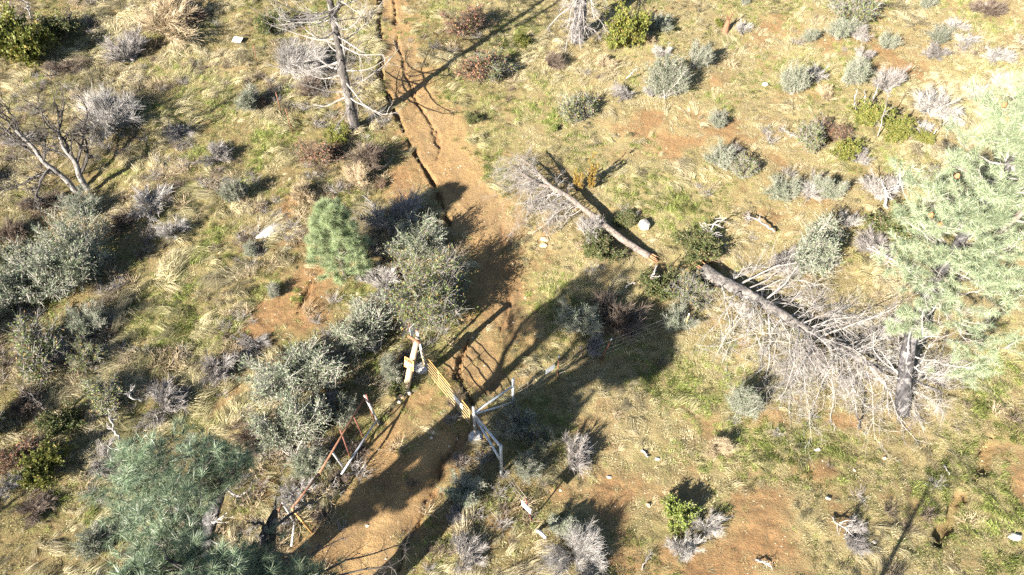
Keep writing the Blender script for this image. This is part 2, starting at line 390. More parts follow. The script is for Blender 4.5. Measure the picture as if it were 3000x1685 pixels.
def grass_mat(name, c1, c2, c3, c4, trans=.3):
    """c1..c2 dry range, c3..c4 green range chosen by the tuft's own tint"""
    m, nt, out = mat_new(name)
    g = N(nt, 'ShaderNodeNewGeometry'); r = g.outputs['Random Per Island']; t = attr(nt, 'tint', 'INSTANCER')
    dryc = mixc(nt, r, c1, c2); gr = mixc(nt, r, c3, c4)
    w = N(nt, 'ShaderNodeTexWhiteNoise', noise_dimensions='1D'); nt.links.new(r, w.inputs['W'])
    f = N_clamp(nt, math_(nt, 'ADD', t, math_(nt, 'MULTIPLY', math_(nt, 'SUBTRACT', w.outputs['Value'], .5), .5)))
    col = mixc(nt, f, dryc, gr)
    oi = N(nt, 'ShaderNodeObjectInfo'); hs = N(nt, 'ShaderNodeHueSaturation'); nt.links.new(col, hs.inputs['Color'])
    mr = N(nt, 'ShaderNodeMapRange'); nt.links.new(oi.outputs['Random'], mr.inputs[0]); mr.inputs[3].default_value = .60; mr.inputs[4].default_value = 1.25
    nt.links.new(mr.outputs[0], hs.inputs['Value'])
    p = N(nt, 'ShaderNodeBsdfPrincipled'); nt.links.new(hs.outputs[0], p.inputs['Base Color']); p.inputs['Roughness'].default_value = .6
    p.inputs['Specular IOR Level'].default_value = .2
    tr = N(nt, 'ShaderNodeBsdfTranslucent'); nt.links.new(hs.outputs[0], tr.inputs['Color'])
    mx = N(nt, 'ShaderNodeMixShader'); mx.inputs[0].default_value = trans
    nt.links.new(p.outputs[0], mx.inputs[1]); nt.links.new(tr.outputs[0], mx.inputs[2]); nt.links.new(mx.outputs[0], out.inputs[0])
    return m

M = {}
M['ground'] = ground_mat()
M['straw'] = grass_mat('dry_grass', (.25, .205, .115), (.70, .61, .42), (.185, .185, .065), (.42, .40, .17))
M['green'] = grass_mat('green_grass', (.26, .23, .10), (.42, .38, .19), (.11, .15, .03), (.29, .335, .09))
M['stone_grit'] = bark_mat('pebbles', (.30, .22, .14), (.55, .47, .36), 3., stretch=(1, 1, 1), bump=0, island=.3)
M['dead_twig'] = bark_mat('dead_grey_twigs', (.145, .13, .12), (.30, .275, .255), 4., bump=0, island=.35)
M['pale_twig'] = bark_mat('bleached_twigs', (.205, .192, .178), (.375, .35, .325), 4., bump=0, island=.3)
M['brown_twig'] = bark_mat('brown_twigs', (.075, .055, .042), (.18, .14, .11), 4., bump=0, island=.35)
M['tan_twig'] = bark_mat('tan_twigs', (.24, .185, .115), (.44, .35, .23), 4., bump=0, island=.3)
M['sage_twig'] = bark_mat('sage_stems', (.19, .175, .15), (.34, .32, .28), 4., bump=0, island=.3)
M['sage'] = leaf_mat('sage_leaves', (.115, .145, .085), (.23, .265, .175), (.31, .30, .22))
M['oak'] = leaf_mat('scrub_oak_leaves', (.085, .105, .020), (.20, .215, .045), (.27, .21, .06))
M['dark'] = leaf_mat('dark_evergreen_leaves', (.045, .065, .018), (.10, .125, .035), (.20, .15, .07), spec=.4)
M['mixed'] = leaf_mat('toyon_leaves', (.085, .12, .033), (.215, .26, .09), (.30, .19, .07), c3f=.2)
M['red'] = leaf_mat('reddish_leaves', (.20, .085, .050), (.33, .17, .10), (.14, .15, .05), c3f=.3)
M['gold'] = leaf_mat('golden_leaves', (.22, .135, .035), (.34, .215, .055), (.12, .13, .035), c3f=.2)
M['lime'] = leaf_mat('bright_green_leaves', (.09, .125, .025), (.21, .25, .055), (.28, .26, .09))
M['needle'] = leaf_mat('grey_pine_needles', (.085, .13, .075), (.23, .295, .185), (.36, .37, .25), trans=.25, spec=.55, rough=.4, c3f=.12)
M['needle_glare'] = leaf_mat('glare_paled_pine_needles', (.15, .205, .115), (.34, .39, .245), (.50, .48, .33), trans=.25, spec=.6, rough=.4, c3f=.12)  # same needles as the other grey pine, coloured paler for sun glare and haze
M['needle_young'] = leaf_mat('young_pine_needles', (.17, .245, .115), (.33, .40, .21), (.44, .44, .26), trans=.35, spec=.5, rough=.45, c3f=.2)
M['needle_brown'] = leaf_mat('cones_and_dead_needles', (.30, .12, .05), (.45, .20, .09), trans=.1)
M['dead_bark'] = bark_mat('grey_dead_bark', (.035, .031, .030), (.115, .103, .095), 7., bump=.9, c3=(.17, .155, .14))
M['burnt_bark'] = bark_mat('charred_bark', (.018, .017, .018), (.075, .07, .072), 9., bump=1., c3=(.16, .15, .15))
M['log_bark'] = bark_mat('fallen_pine_bark', (.12, .093, .076), (.25, .205, .175), 9., bump=1., c3=(.10, .09, .082))
M['log_dark'] = bark_mat('dark_pine_bark', (.04, .037, .036), (.14, .125, .115), 7., bump=.9, c3=(.20, .18, .16))  # darker bark, used on the large fallen trunk
M['pine_bark'] = bark_mat('grey_pine_bark', (.085, .07, .06), (.22, .185, .16), 7., bump=.8, c3=(.30, .265, .235))
M['oak_bark'] = bark_mat('pale_oak_bark', (.11, .10, .092), (.30, .275, .255), 9., bump=.8, c3=(.05, .045, .04))
M['dark_branch'] = bark_mat('dark_branches', (.03, .027, .025), (.115, .10, .09), 5., bump=.4)
M['split_wood'] = bark_mat('splintered_wood', (.17, .09, .045), (.33, .20, .11), 14., bump=.5)
M['post_wood'] = bark_mat('weathered_post_wood', (.22, .165, .115), (.42, .325, .235), 10., bump=.5)
M['grey_wood'] = bark_mat('silvered_wood', (.40, .37, .34), (.62, .58, .53), 9., bump=.4)
M['rock_white'] = bark_mat('white_quartz_rock', (.42, .37, .30), (.60, .54, .46), 4., bump=.5, c3=(.40, .31, .21), stretch=(1, 1, 1))
M['rock_grey'] = bark_mat('grey_rock', (.28, .26, .24), (.48, .45, .41), 5., bump=.6, c3=(.20, .18, .16), stretch=(1, 1, 1))
M['rock_tan'] = bark_mat('tan_rock', (.36, .25, .15), (.54, .41, .27), 5., bump=.6, stretch=(1, 1, 1))
M['concrete'] = bark_mat('old_concrete', (.34, .33, .31), (.50, .48, .45), 8., bump=.4, stretch=(1, 1, 1))
M['yellow'] = metal_mat('yellow_gate_paint', (.34, .25, .115), (.25, .16, .075), .0, .5, 9., .48, .68)
M['yellow_rust'] = metal_mat('rusting_yellow_paint', (.40, .20, .075), (.52, .30, .09), .0, .65, 9., .4, .6)
M['galv'] = metal_mat('galvanised_pipe', (.44, .46, .48), (.30, .31, .32), .55, .5, 7.)
M['galv_dull'] = metal_mat('dull_galvanised_pipe', (.36, .36, .36), (.24, .20, .17), .4, .6, 7.)
M['rust'] = metal_mat('rusty_pipe', (.22, .10, .05), (.13, .065, .04), .1, .8, 9.)
M['rust_red'] = metal_mat('red_steel_post', (.16, .055, .035), (.11, .045, .035), .1, .7, 9.)
M['wire'] = metal_mat('fence_wire', (.32, .31, .30), (.22, .16, .12), .6, .5, 9.)
M['white_post'] = metal_mat('white_painted_pipe', (.70, .68, .64), (.38, .33, .27), .0, .6, 7., .5, .62)
M['white'] = metal_mat('white_sign_face', (.72, .72, .72), (.62, .62, .63), .0, .5, 5.)
M['grey_sign'] = metal_mat('faded_shaded_sign_face', (.50, .50, .50), (.60, .60, .60), .0, .5, 5.)  # also greys the lower white sign for the shade it hangs in
M['orange'] = metal_mat('orange_sign_face', (.75, .30, .07), (.68, .38, .16), .0, .6, 5.)
M['ink'] = metal_mat('black_print', (.02, .02, .02), (.03, .03, .03), .0, .7, 5.)

# ------------------------------------------------------------------ the ground: one sheet
def axis(segs):
    a = []
    for lo, hi, st in segs:
        a += list(np.arange(lo, hi - st * .25, st))
    a.append(segs[-1][1]); return np.array(a)
def geo(lo, hi, first, ratio=1.35):
    out = [lo]; st = first
    while out[-1] + st < hi: out.append(out[-1] + st); st *= ratio
    return out
xs = np.concatenate([-np.array(geo(48, 420, .4))[::-1][:-1], axis([(-48, -12.5, .16), (-12.5, 4.0, .075), (4.0, 48, .16)]), np.array(geo(48, 420, .4))[1:]])
ys = np.concatenate([-np.array(geo(-5, 300, .3))[::-1][:-1], axis([(5, 26, .09), (26, 52, .13)]), np.array(geo(52, 600, .3))[1:]])
X, Y = np.meshgrid(xs, ys, indexing='xy'); xf = X.ravel(); yf = Y.ravel()
Zf = hgt(xf, yf)
g_soil = soil_mask(xf, yf); g_green = green_mask(xf, yf); g_dry = np.clip(straw_glare_mask(xf, yf) + .45 * meadow(xf, yf), 0, 1)
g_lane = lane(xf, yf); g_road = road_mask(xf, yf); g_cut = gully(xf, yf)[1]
nx_, ny_ = len(xs), len(ys)
ii = np.arange(nx_ * ny_).reshape(ny_, nx_)
mb = MB(); mb.add(np.stack([xf, yf, Zf], 1), np.stack([ii[:-1, :-1], ii[:-1, 1:], ii[1:, 1:], ii[1:, :-1]], -1).reshape(-1, 4))
gme = mb.mesh('ground', M['ground'])
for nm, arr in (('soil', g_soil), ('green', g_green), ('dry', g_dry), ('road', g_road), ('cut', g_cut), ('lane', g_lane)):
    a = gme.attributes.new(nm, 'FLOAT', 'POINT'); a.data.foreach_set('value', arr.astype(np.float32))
obj('ground', gme, kind='structure')
del X, Y, Zf

# ------------------------------------------------------------------ grass, pebbles (stuff; scattered tufts)
def blade_tuft(n, L, spread, width, lean, curl, seed, flat=0.0):
    """tuft of bent blades; every blade is a two-piece tapering ribbon; lean pushes all towards +x"""
    rg = np.random.default_rng(seed); mb = MB()
    a = rg.uniform(0, 2 * np.pi, n); rr = spread * np.sqrt(rg.random(n))
    base = np.stack([rr * np.cos(a), rr * np.sin(a), np.full(n, -.03)], 1)
    ln = rg.uniform(L[0], L[1], n)
    ao = rg.uniform(0, 2 * np.pi, n)
    tilt = rg.uniform(.1, .9, n) * curl
    d = np.stack([np.cos(ao) * tilt + lean * rg.uniform(.5, 1.4, n), np.sin(ao) * tilt, np.full(n, 1.0 - flat)], 1)
    d /= np.linalg.norm(d, axis=1, keepdims=True)
    mid = base + d * ln[:, None] * .5
    d2 = d.copy(); d2[:, 0] += lean * .9; d2[:, :2] *= 1.35; d2[:, 2] -= .55 + .25 * rg.random(n); d2 /= np.linalg.norm(d2, axis=1, keepdims=True)
    tip = mid + d2 * ln[:, None] * .5
    mid[:, 2] = np.maximum(mid[:, 2], .02); tip[:, 2] = np.maximum(tip[:, 2], .015)
    s = np.cross(d, np.array([0, 0, 1.]) + .7 * rg.normal(size=(n, 3))); s /= np.linalg.norm(s, axis=1, keepdims=True)
    w = width * rg.uniform(.6, 1.3, n)[:, None]
    V = np.stack([base - s * w * .5, base + s * w * .5, mid + s * w * .4, mid - s * w * .4, tip], 1).reshape(-1, 3)
    k = np.arange(n) * 5
    mb.add(V, np.stack([k, k + 1, k + 2, k + 3], 1), np.stack([k + 3, k + 2, k + 4], 1))
    return mb

def scatter(name, variants, pts, rot, scl, idx, tint, label, cat):
    """one stuff object: tufts instanced on points by geometry nodes"""
    src = bpy.data.collections.new(name + '_tufts')
    for i, me in enumerate(variants):
        o = bpy.data.objects.new('%s_tuft_%02d' % (name, i), me); src.objects.link(o)
    me = bpy.data.meshes.new(name); me.vertices.add(len(pts)); me.vertices.foreach_set('co', pts.astype(np.float32).ravel())
    a = me.attributes.new('rot', 'FLOAT_VECTOR', 'POINT'); a.data.foreach_set('vector', rot.astype(np.float32).ravel())
    a = me.attributes.new('scl', 'FLOAT_VECTOR', 'POINT'); a.data.foreach_set('vector', scl.astype(np.float32).ravel())
    a = me.attributes.new('idx', 'INT', 'POINT'); a.data.foreach_set('value', idx.astype(np.int32))
    a = me.attributes.new('tint', 'FLOAT', 'POINT'); a.data.foreach_set('value', tint.astype(np.float32))
    o = obj(name, me, kind='stuff', label=label, category=cat)
    ng = bpy.data.node_groups.new(name + '_scatter', 'GeometryNodeTree')
    ng.interface.new_socket('Geometry', in_out='INPUT', socket_type='NodeSocketGeometry')
    ng.interface.new_socket('Geometry', in_out='OUTPUT', socket_type='NodeSocketGeometry')
    n = ng.nodes; l = ng.links
    gi = n.new('NodeGroupInput'); go = n.new('NodeGroupOutput'); ip = n.new('GeometryNodeInstanceOnPoints')
    ci = n.new('GeometryNodeCollectionInfo'); ci.inputs['Collection'].default_value = src
    ci.inputs['Separate Children'].default_value = True; ci.inputs['Reset Children'].default_value = True
    def na(nm, t):
        q = n.new('GeometryNodeInputNamedAttribute'); q.data_type = t; q.inputs['Name'].default_value = nm
        return q.outputs['Attribute']
    l.new(gi.outputs[0], ip.inputs['Points']); l.new(ci.outputs[0], ip.inputs['Instance'])
    ip.inputs['Pick Instance'].default_value = True
    l.new(na('idx', 'INT'), ip.inputs['Instance Index']); l.new(na('rot', 'FLOAT_VECTOR'), ip.inputs['Rotation']); l.new(na('scl', 'FLOAT_VECTOR'), ip.inputs['Scale'])
    l.new(ip.outputs[0], go.inputs[0])
    md = o.modifiers.new('scatter', 'NODES'); md.node_group = ng
    return o

def candidates(pitch, seed, margin=3.5):
    rg = np.random.default_rng(seed)
    gx, gy = np.meshgrid(np.arange(-46, 46, pitch), np.arange(5, 52, pitch)); x = gx.ravel() + rg.uniform(-.6, .6, gx.size) * pitch; y = gy.ravel() + rg.uniform(-.6, .6, gx.size) * pitch
    z = base_h(x, y); vx = x; vy = y; vz = z - H_CAM
    f = vy * FW[1] + vz * FW[2]; u = vy * UP[1] + vz * UP[2]
    px = FPX * vx / f; py = FPX * u / f; mg = margin * FPX / f
    k = (np.abs(px) < 1500 + mg) & (np.abs(py) < 843 + mg)
    return x[k], y[k], rg
def clear_gullies(x, y):
    return gully(x, y)[1] < .25
def flow(x, y): return 5.2 + 5.0 * (fbm(x, y, 3.2, 3, 51.) - .5) * 2 + 1.6 * (fbm(x, y, .9, 2, 52.) - .5)

# tall dry grass, combed over in swathes
x, y, rg = candidates(.185, 11)
so = soil_mask(x, y); gr = green_mask(x, y); st = straw_glare_mask(x, y)
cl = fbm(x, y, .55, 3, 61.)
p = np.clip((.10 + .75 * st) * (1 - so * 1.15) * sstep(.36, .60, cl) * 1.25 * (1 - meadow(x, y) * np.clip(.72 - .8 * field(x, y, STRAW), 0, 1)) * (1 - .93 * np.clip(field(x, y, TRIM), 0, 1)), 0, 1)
k = (rg.random(len(x)) < p) & clear_gullies(x, y); x, y, so, gr, st, cl = (q[k] for q in (x, y, so, gr, st, cl)); nn = len(x)
V1 = [blade_tuft(40, (.32, .68), .14, .013, .75, .75, 100 + i).mesh('dry_tuft', M['straw']) for i in range(4)] + \
     [blade_tuft(44, (.45, .95), .16, .013, 1.6, .5, 110 + i, .35).mesh('lodged_tuft', M['straw']) for i in range(4)]
s = (.55 + .75 * st) * rg.uniform(.7, 1.3, nn) * (1 - .28 * meadow(x, y))
rot = np.stack([rg.normal(0, .08, nn), rg.normal(0, .08, nn), flow(x, y) + rg.normal(0, .38, nn)], 1)
idx = np.where(rg.random(nn) < .35 + .35 * sstep(.45, .6, fbm(x, y, 2.5, 2, 71.)), rg.integers(4, 8, nn), rg.integers(0, 4, nn))
tint = np.clip(.12 + .9 * gr * (1 - .6 * st) + .8 * (fbm(x, y, 2.0, 3, 66.) - .5) + rg.normal(0, .12, nn), 0, 1)
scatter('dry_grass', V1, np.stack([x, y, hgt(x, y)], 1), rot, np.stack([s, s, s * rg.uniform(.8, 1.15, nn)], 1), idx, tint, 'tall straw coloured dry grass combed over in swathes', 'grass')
n_dry = nn
# green growth
x, y, rg = candidates(.19, 12)
so = soil_mask(x, y); gr = green_mask(x, y); cl = fbm(x, y, .5, 3, 81.)
p = np.clip((.05 + 1.0 * gr) * (1 - so * 1.05) * (1 - .35 * meadow(x, y)) * (1 - .6 * np.clip(field(x, y, TRIM), 0, 1)) * sstep(.32, .55, cl) * 1.2, 0, 1)
k = (rg.random(len(x)) < p) & clear_gullies(x, y); x, y, so, gr = (q[k] for q in (x, y, so, gr)); nn = len(x)
V2 = [blade_tuft(36, (.10, .28), .15, .014, .45, .9, 200 + i).mesh('green_tuft', M['green']) for i in range(5)]
s = (.6 + .6 * gr) * rg.uniform(.7, 1.3, nn)
rot = np.stack([rg.normal(0, .08, nn), rg.normal(0, .08, nn), flow(x, y) + rg.normal(0, .9, nn)], 1)
tint = np.clip(.55 + .5 * gr + rg.normal(0, .15, nn), 0, 1)
scatter('green_grass', V2, np.stack([x, y, hgt(x, y)], 1), rot, np.stack([s, s, s], 1), rg.integers(0, 5, nn), tint, 'fresh green grass growing between the dry tufts', 'grass')
n_green = nn
# short turf and thatch
x, y, rg = candidates(.24, 13)
so = soil_mask(x, y); gr = green_mask(x, y); cl = fbm(x, y, .7, 3, 91.)
p = np.clip((.72 + .2 * meadow(x, y)) * (1 - so * .93) * sstep(.25, .5, cl), .0, 1)
k = (rg.random(len(x)) < p) & clear_gullies(x, y); x, y, so, gr = (q[k] for q in (x, y, so, gr)); nn = len(x)
V3 = [blade_tuft(40, (.06, .19), .22, .014, .5, 1.1, 300 + i, .2).mesh('turf_tuft', M['straw']) for i in range(5)]
s = rg.uniform(.7, 1.3, nn) * (1 - .35 * so)
rot = np.stack([np.zeros(nn), np.zeros(nn), flow(x, y) + rg.normal(0, .8, nn)], 1)
tint = np.clip(.55 - .22 * meadow(x, y) + .4 * gr + .9 * (fbm(x, y, 1.3, 3, 95.) - .5) + rg.normal(0, .18, nn), 0, 1)
scatter('short_grass', V3, np.stack([x, y, hgt(x, y)], 1), rot, np.stack([s, s, s], 1), rg.integers(0, 5, nn), tint, 'short yellow green turf thinly covering the brown soil', 'grass')
n_turf = nn
# dry brown weeds and thin brush
x, y, rg = candidates(.3, 15)
so = soil_mask(x, y); lf = sstep(4, -14, x + .25 * (y - 20)); cl = fbm(x, y, 2.4, 4, 105.)
p = np.clip((.03 + .32 * lf) * sstep(.47, .62, cl) * (1 - so), 0, 1)
k = (rg.random(len(x)) < p) & clear_gullies(x, y); x, y = x[k], y[k]; nn = len(x)
def weed(seed):
    rg = np.random.default_rng(seed); mb = MB(); n = 46
    a = rg.uniform(0, 6.28, n); b = np.stack([.1 * np.cos(a), .1 * np.sin(a), np.full(n, -.03)], 1); d = rg.normal(size=(n, 3)); d[:, 2] = np.abs(d[:, 2]) + .35; d /= np.linalg.norm(d, axis=1, keepdims=True)
    q = b + d * rg.uniform(.18, .5, (n, 1)); tubes(mb, np.stack([b, q], 1), np.tile([[.006, .003]], (n, 1)), 3)
    w = rg.integers(0, n, 70); t = rg.uniform(.4, 1, (70, 1)); c = b[w] * (1 - t) + q[w] * t; e = d[w] + .9 * rg.normal(size=(70, 3)); e /= np.linalg.norm(e, axis=1, keepdims=True)
    tubes(mb, np.stack([c, c + e * rg.uniform(.06, .16, (70, 1))], 1), np.tile([[.005, .003]], (70, 1)), 3)
    return mb
V4 = [weed(400 + i).mesh('weed', M[('brown_twig', 'dead_twig', 'tan_twig')[i % 3]], False) for i in range(6)]
s = rg.uniform(.7, 1.6, nn)
scatter('dry_weeds', V4, np.stack([x, y, hgt(x, y)], 1), np.stack([rg.normal(0, .15, nn), rg.normal(0, .15, nn), rg.uniform(0, 6.28, nn)], 1), np.stack([s, s, s * .9], 1), rg.integers(0, 6, nn), np.zeros(nn), 'brown and grey dry weeds scattered through the grass', 'weeds')
# pebbles and clods on the track and bare soil
def pebble(seed):
    rg = np.random.default_rng(seed); mb = MB()
    v = np.array([(1, 0, 0), (-1, 0, 0), (0, 1, 0), (0, -1, 0), (0, 0, 1), (0, 0, -.6)], float) * rg.uniform(.6, 1.2, (6, 1)) * np.array([1, .8, .6])
    t = [(0, 2, 4), (2, 1, 4), (1, 3, 4), (3, 0, 4), (2, 0, 5), (1, 2, 5), (3, 1, 5), (0, 3, 5)]
    mb.add(v * .04, None, t); return mb.mesh('pebble', M['stone_grit'], False)
x, y, rg = candidates(.3, 14)
so = soil_mask(x, y); p = .05 + .5 * so * sstep(.40, .62, fbm(x, y, 1.2, 3, 99.)); k = rg.random(len(x)) < p; x, y = x[k], y[k]; nn = len(x)
s = rg.lognormal(-.55, .5, nn); s = np.clip(s * 1.15, .25, 2.8)
scatter('gravel', [pebble(i) for i in range(4)], np.stack([x, y, hgt(x, y)], 1), np.stack([np.zeros(nn), np.zeros(nn), rg.uniform(0, 6.3, nn)], 1), np.stack([s, s, s], 1), rg.integers(0, 4, nn), np.zeros(nn), 'small stones and clods strewn over the bare dirt', 'gravel')
print('tufts', n_dry, n_green, n_turf, 'pebbles', nn)

# ------------------------------------------------------------------ shrubs
def shrub_meshes(kind, seed):
    """unit shrub of about 1 m radius; returns stems mesh, leaves mesh (or None)"""
    rg = np.random.default_rng(seed)
    #        stems twigs leafN leafL  leafW  stem_r twig_r height  open  twig mat      leaf mat
    spec = {'sage':  (70, 2600, 10500, .065, .026, .011, .0052, 1.25, .55, 'sage_twig', 'sage'),
            'oak':   (46,  900, 11000, .085, .058, .016, .0055, 1.15, .60, 'brown_twig', 'oak'),
            'dark':  (50, 1400, 9500, .080, .052, .016, .0055, 1.15, .60, 'brown_twig', 'dark'),
            'mixed': (60, 2800, 7500, .075, .046, .014, .0055, 1.20, .60, 'dead_twig', 'mixed'),
            'big':   (90, 5500, 30000, .042, .024, .008, .0030, 1.30, .60, 'dead_twig', 'mixed'),
            'bigdead': (120, 7500,  0, .10, .050, .0075, .0034, 1.00, .60, 'pale_twig', None),
            'red':   (60, 2800, 4200, .075, .048, .013, .0055, 1.10, .60, 'brown_twig', 'red'),
            'gold':  (18,  120, 1500, .20, .075, .020, .0080, 1.70, .40, 'brown_twig', 'gold'),
            'lime':  (40,  900, 7000, .095, .065, .016, .0060, 1.10, .60, 'sage_twig', 'lime'),
            'dead':  (64, 3800,    0, .10, .050, .015, .0066, 1.10, .60, 'dead_twig', None),
            'brown': (64, 3600,    0, .10, .050, .015, .0066, 1.00, .60, 'brown_twig', None),
            'pale':  (56, 3000,    0, .10, .050, .016, .0068, 1.00, .65, 'pale_twig', None),
            'tan':   (90, 5000,    0, .10, .050, .011, .0056, 1.00, .60, 'tan_twig', None)}[kind]
    ns, nt, nl, ll, lw, rs, rt, hh, op, tm, lm = spec
    # uneven outline: several lobes
    nlob = rg.integers(4, 8); la = rg.uniform(0, 2 * np.pi, nlob); lr = rg.uniform(.34, .85, nlob); lh = rg.uniform(.6, 1.1, nlob); ls = rg.uniform(.32, .60, nlob)
    lc = np.stack([lr * np.cos(la), lr * np.sin(la), hh * .55 * lh], 1)
    which = rg.integers(0, nlob, ns); d = rg.normal(size=(ns, 3)); d /= np.linalg.norm(d, axis=1, keepdims=True)
    end = lc[which] + d * ls[which][:, None] * rg.uniform(.45, 1.05, (ns, 1)); end[:, 2] = np.abs(end[:, 2]) * (hh / 1.1) + .06
    a = rg.uniform(0, 2 * np.pi, ns); b0 = np.stack([.16 * np.cos(a), .16 * np.sin(a), np.full(ns, -.06)], 1) * rg.uniform(.2, 1, (ns, 1))
    b0[:, 2] = -.06
    mid = b0 * .4 + end * .5 + rg.normal(0, .10, (ns, 3)); mid[:, 2] += .06
    mid[:, :2] *= .85
    P = bez(b0, mid, end, 6); P[:, 1:-1] += rg.normal(0, .022, (ns, 4, 3))
    R = rs * np.linspace(1, .38, 6)[None] * rg.uniform(.6, 1.3, (ns, 1))
    mb = MB(); tubes(mb, P, R, 4)
    # twigs off the stems
    w = rg.integers(0, ns, nt); t = rg.uniform(.30, 1.0, nt) ** .8; fi = t * 4.999; i0 = fi.astype(int); fr = (fi - i0)[:, None]
    q0 = P[w, i0] * (1 - fr) + P[w, i0 + 1] * fr
    sd = P[w, i0 + 1] - P[w, i0]; sd /= np.linalg.norm(sd, axis=1, keepdims=True) + 1e-9
    r = rg.normal(size=(nt, 3)); r[:, 2] += .25; r /= np.linalg.norm(r, axis=1, keepdims=True)
    td = sd * (.75 if lm else 1.15) + r * .85; td /= np.linalg.norm(td, axis=1, keepdims=True)
    ln = rg.uniform(.10, .36, nt)[:, None] * (1.0 if lm else rg.uniform(.7, 1.35, (nt, 1)))
    q2 = q0 + td * ln; q2[:, 2] = np.maximum(q2[:, 2], .02)
    q1 = (q0 + q2) / 2 + rg.normal(0, .028, (nt, 3)); 
    TP = np.stack([q0, q2], 1); tubes(mb, TP, rt * np.array([1, .5])[None] * rg.uniform(.6, 1.3, (nt, 1)), 3)
    me = mb.mesh(kind + '_stems', M[tm], False)
    lv = None
    if lm:
        mb = MB(); w2 = rg.integers(0, nt, nl); t2 = rg.uniform(.1, 1.05, (nl, 1))
        keep = rg.random(nl) < (1.0 if kind not in ('mixed', 'red', 'big') else sstep(-.3, .35, np.sin(w2 * 12.9898) + .2))
        c = (q0[w2] * (1 - t2) + q2[w2] * t2)[keep] + rg.normal(0, .018, (keep.sum(), 3))
        D = rg.normal(size=(keep.sum(), 3)); D[:, 2] += .5
        leaves(mb, c, D + td[w2][keep] * .6, ll * rg.uniform(.6, 1.2, keep.sum()), lw * rg.uniform(.7, 1.2, keep.sum()), rg)
        lv = mb.mesh(kind + '_leaves', M[lm], False)
    return me, lv

GROUPS = {'bigdead': 'bleached leafless bushes', 'big': 'large leafy shrubs by the track', 'sage': 'grey green sage shrubs on the hillside', 'oak': 'olive green scrub oak bushes', 'dark': 'dark evergreen bushes', 'mixed': 'half dead leafy shrubs',
          'red': 'reddish shrubs', 'dead': 'grey leafless bushes', 'brown': 'dark brown leafless bushes', 'pale': 'bleached leafless bushes', 'tan': 'straw coloured dry bushes', 'gold': 'golden leaved plants', 'lime': 'bright green leafy bushes'}
CATS = {'bigdead': 'dead bush', 'dead': 'dead bush', 'brown': 'dead bush', 'pale': 'dead bush', 'tan': 'dry bush', 'gold': 'plant'}
NAMES = {'bigdead': 'bleached_bush', 'big': 'large_shrub', 'sage': 'sage_shrub', 'oak': 'scrub_oak', 'dark': 'evergreen_bush', 'mixed': 'leafy_shrub', 'red': 'reddish_shrub', 'dead': 'dead_bush', 'brown': 'brown_bush', 'pale': 'bleached_bush', 'tan': 'dry_bush', 'gold': 'golden_plant', 'lime': 'green_bush'}
VAR = {}
def shrub(px, py, w, hr, kind, label, rz=None):
    """px, py: centre of the shrub in the photo, w its width there (photo px), hr height/width"""
    n = {'sage': 4, 'dead': 4, 'pale': 3, 'mixed': 3}.get(kind, 2)
    if kind not in VAR: VAR[kind] = []
    L = VAR[kind]; k = shrub.count.get(kind, 0); shrub.count[kind] = k + 1
    g = G(px, py); r = w / 2 / ppm(g)
    p = G(px, py, r * hr * .95)
    z = min(hz(p[0], p[1]), p[2])
    rr = rg_s.uniform(0, 6.28) if rz is None else rz
    if len(L) < n:
        t = thing(NAMES[kind], label, CATS.get(kind, 'shrub'), (p[0], p[1], z), rr, GROUPS[kind])
        st, lv = shrub_meshes(kind, 1000 + len(L) * 17 + sum(map(ord, kind)) * 131)
        obj('stems', st, t)
        if lv: obj('foliage', lv, t)
        L.append(t)
    else:
        src = L[k % n]; t = src.copy(); COL.objects.link(t)
        for ch in list(src.children):
            c = ch.copy(); COL.objects.link(c); c.parent = t
        t['label'] = label; t.location = (p[0], p[1], z); t.rotation_euler = (0, 0, rr)
    s = r * (1.26 if px < 1500 or py > 800 else 1.08) * rg_s.uniform(.92, 1.1)
    t.scale = (s * rg_s.uniform(.82, 1.18), s * rg_s.uniform(.85, 1.12), s * hr * 1.35)
    return t
shrub.count = {}
rg_s = np.random.default_rng(5)

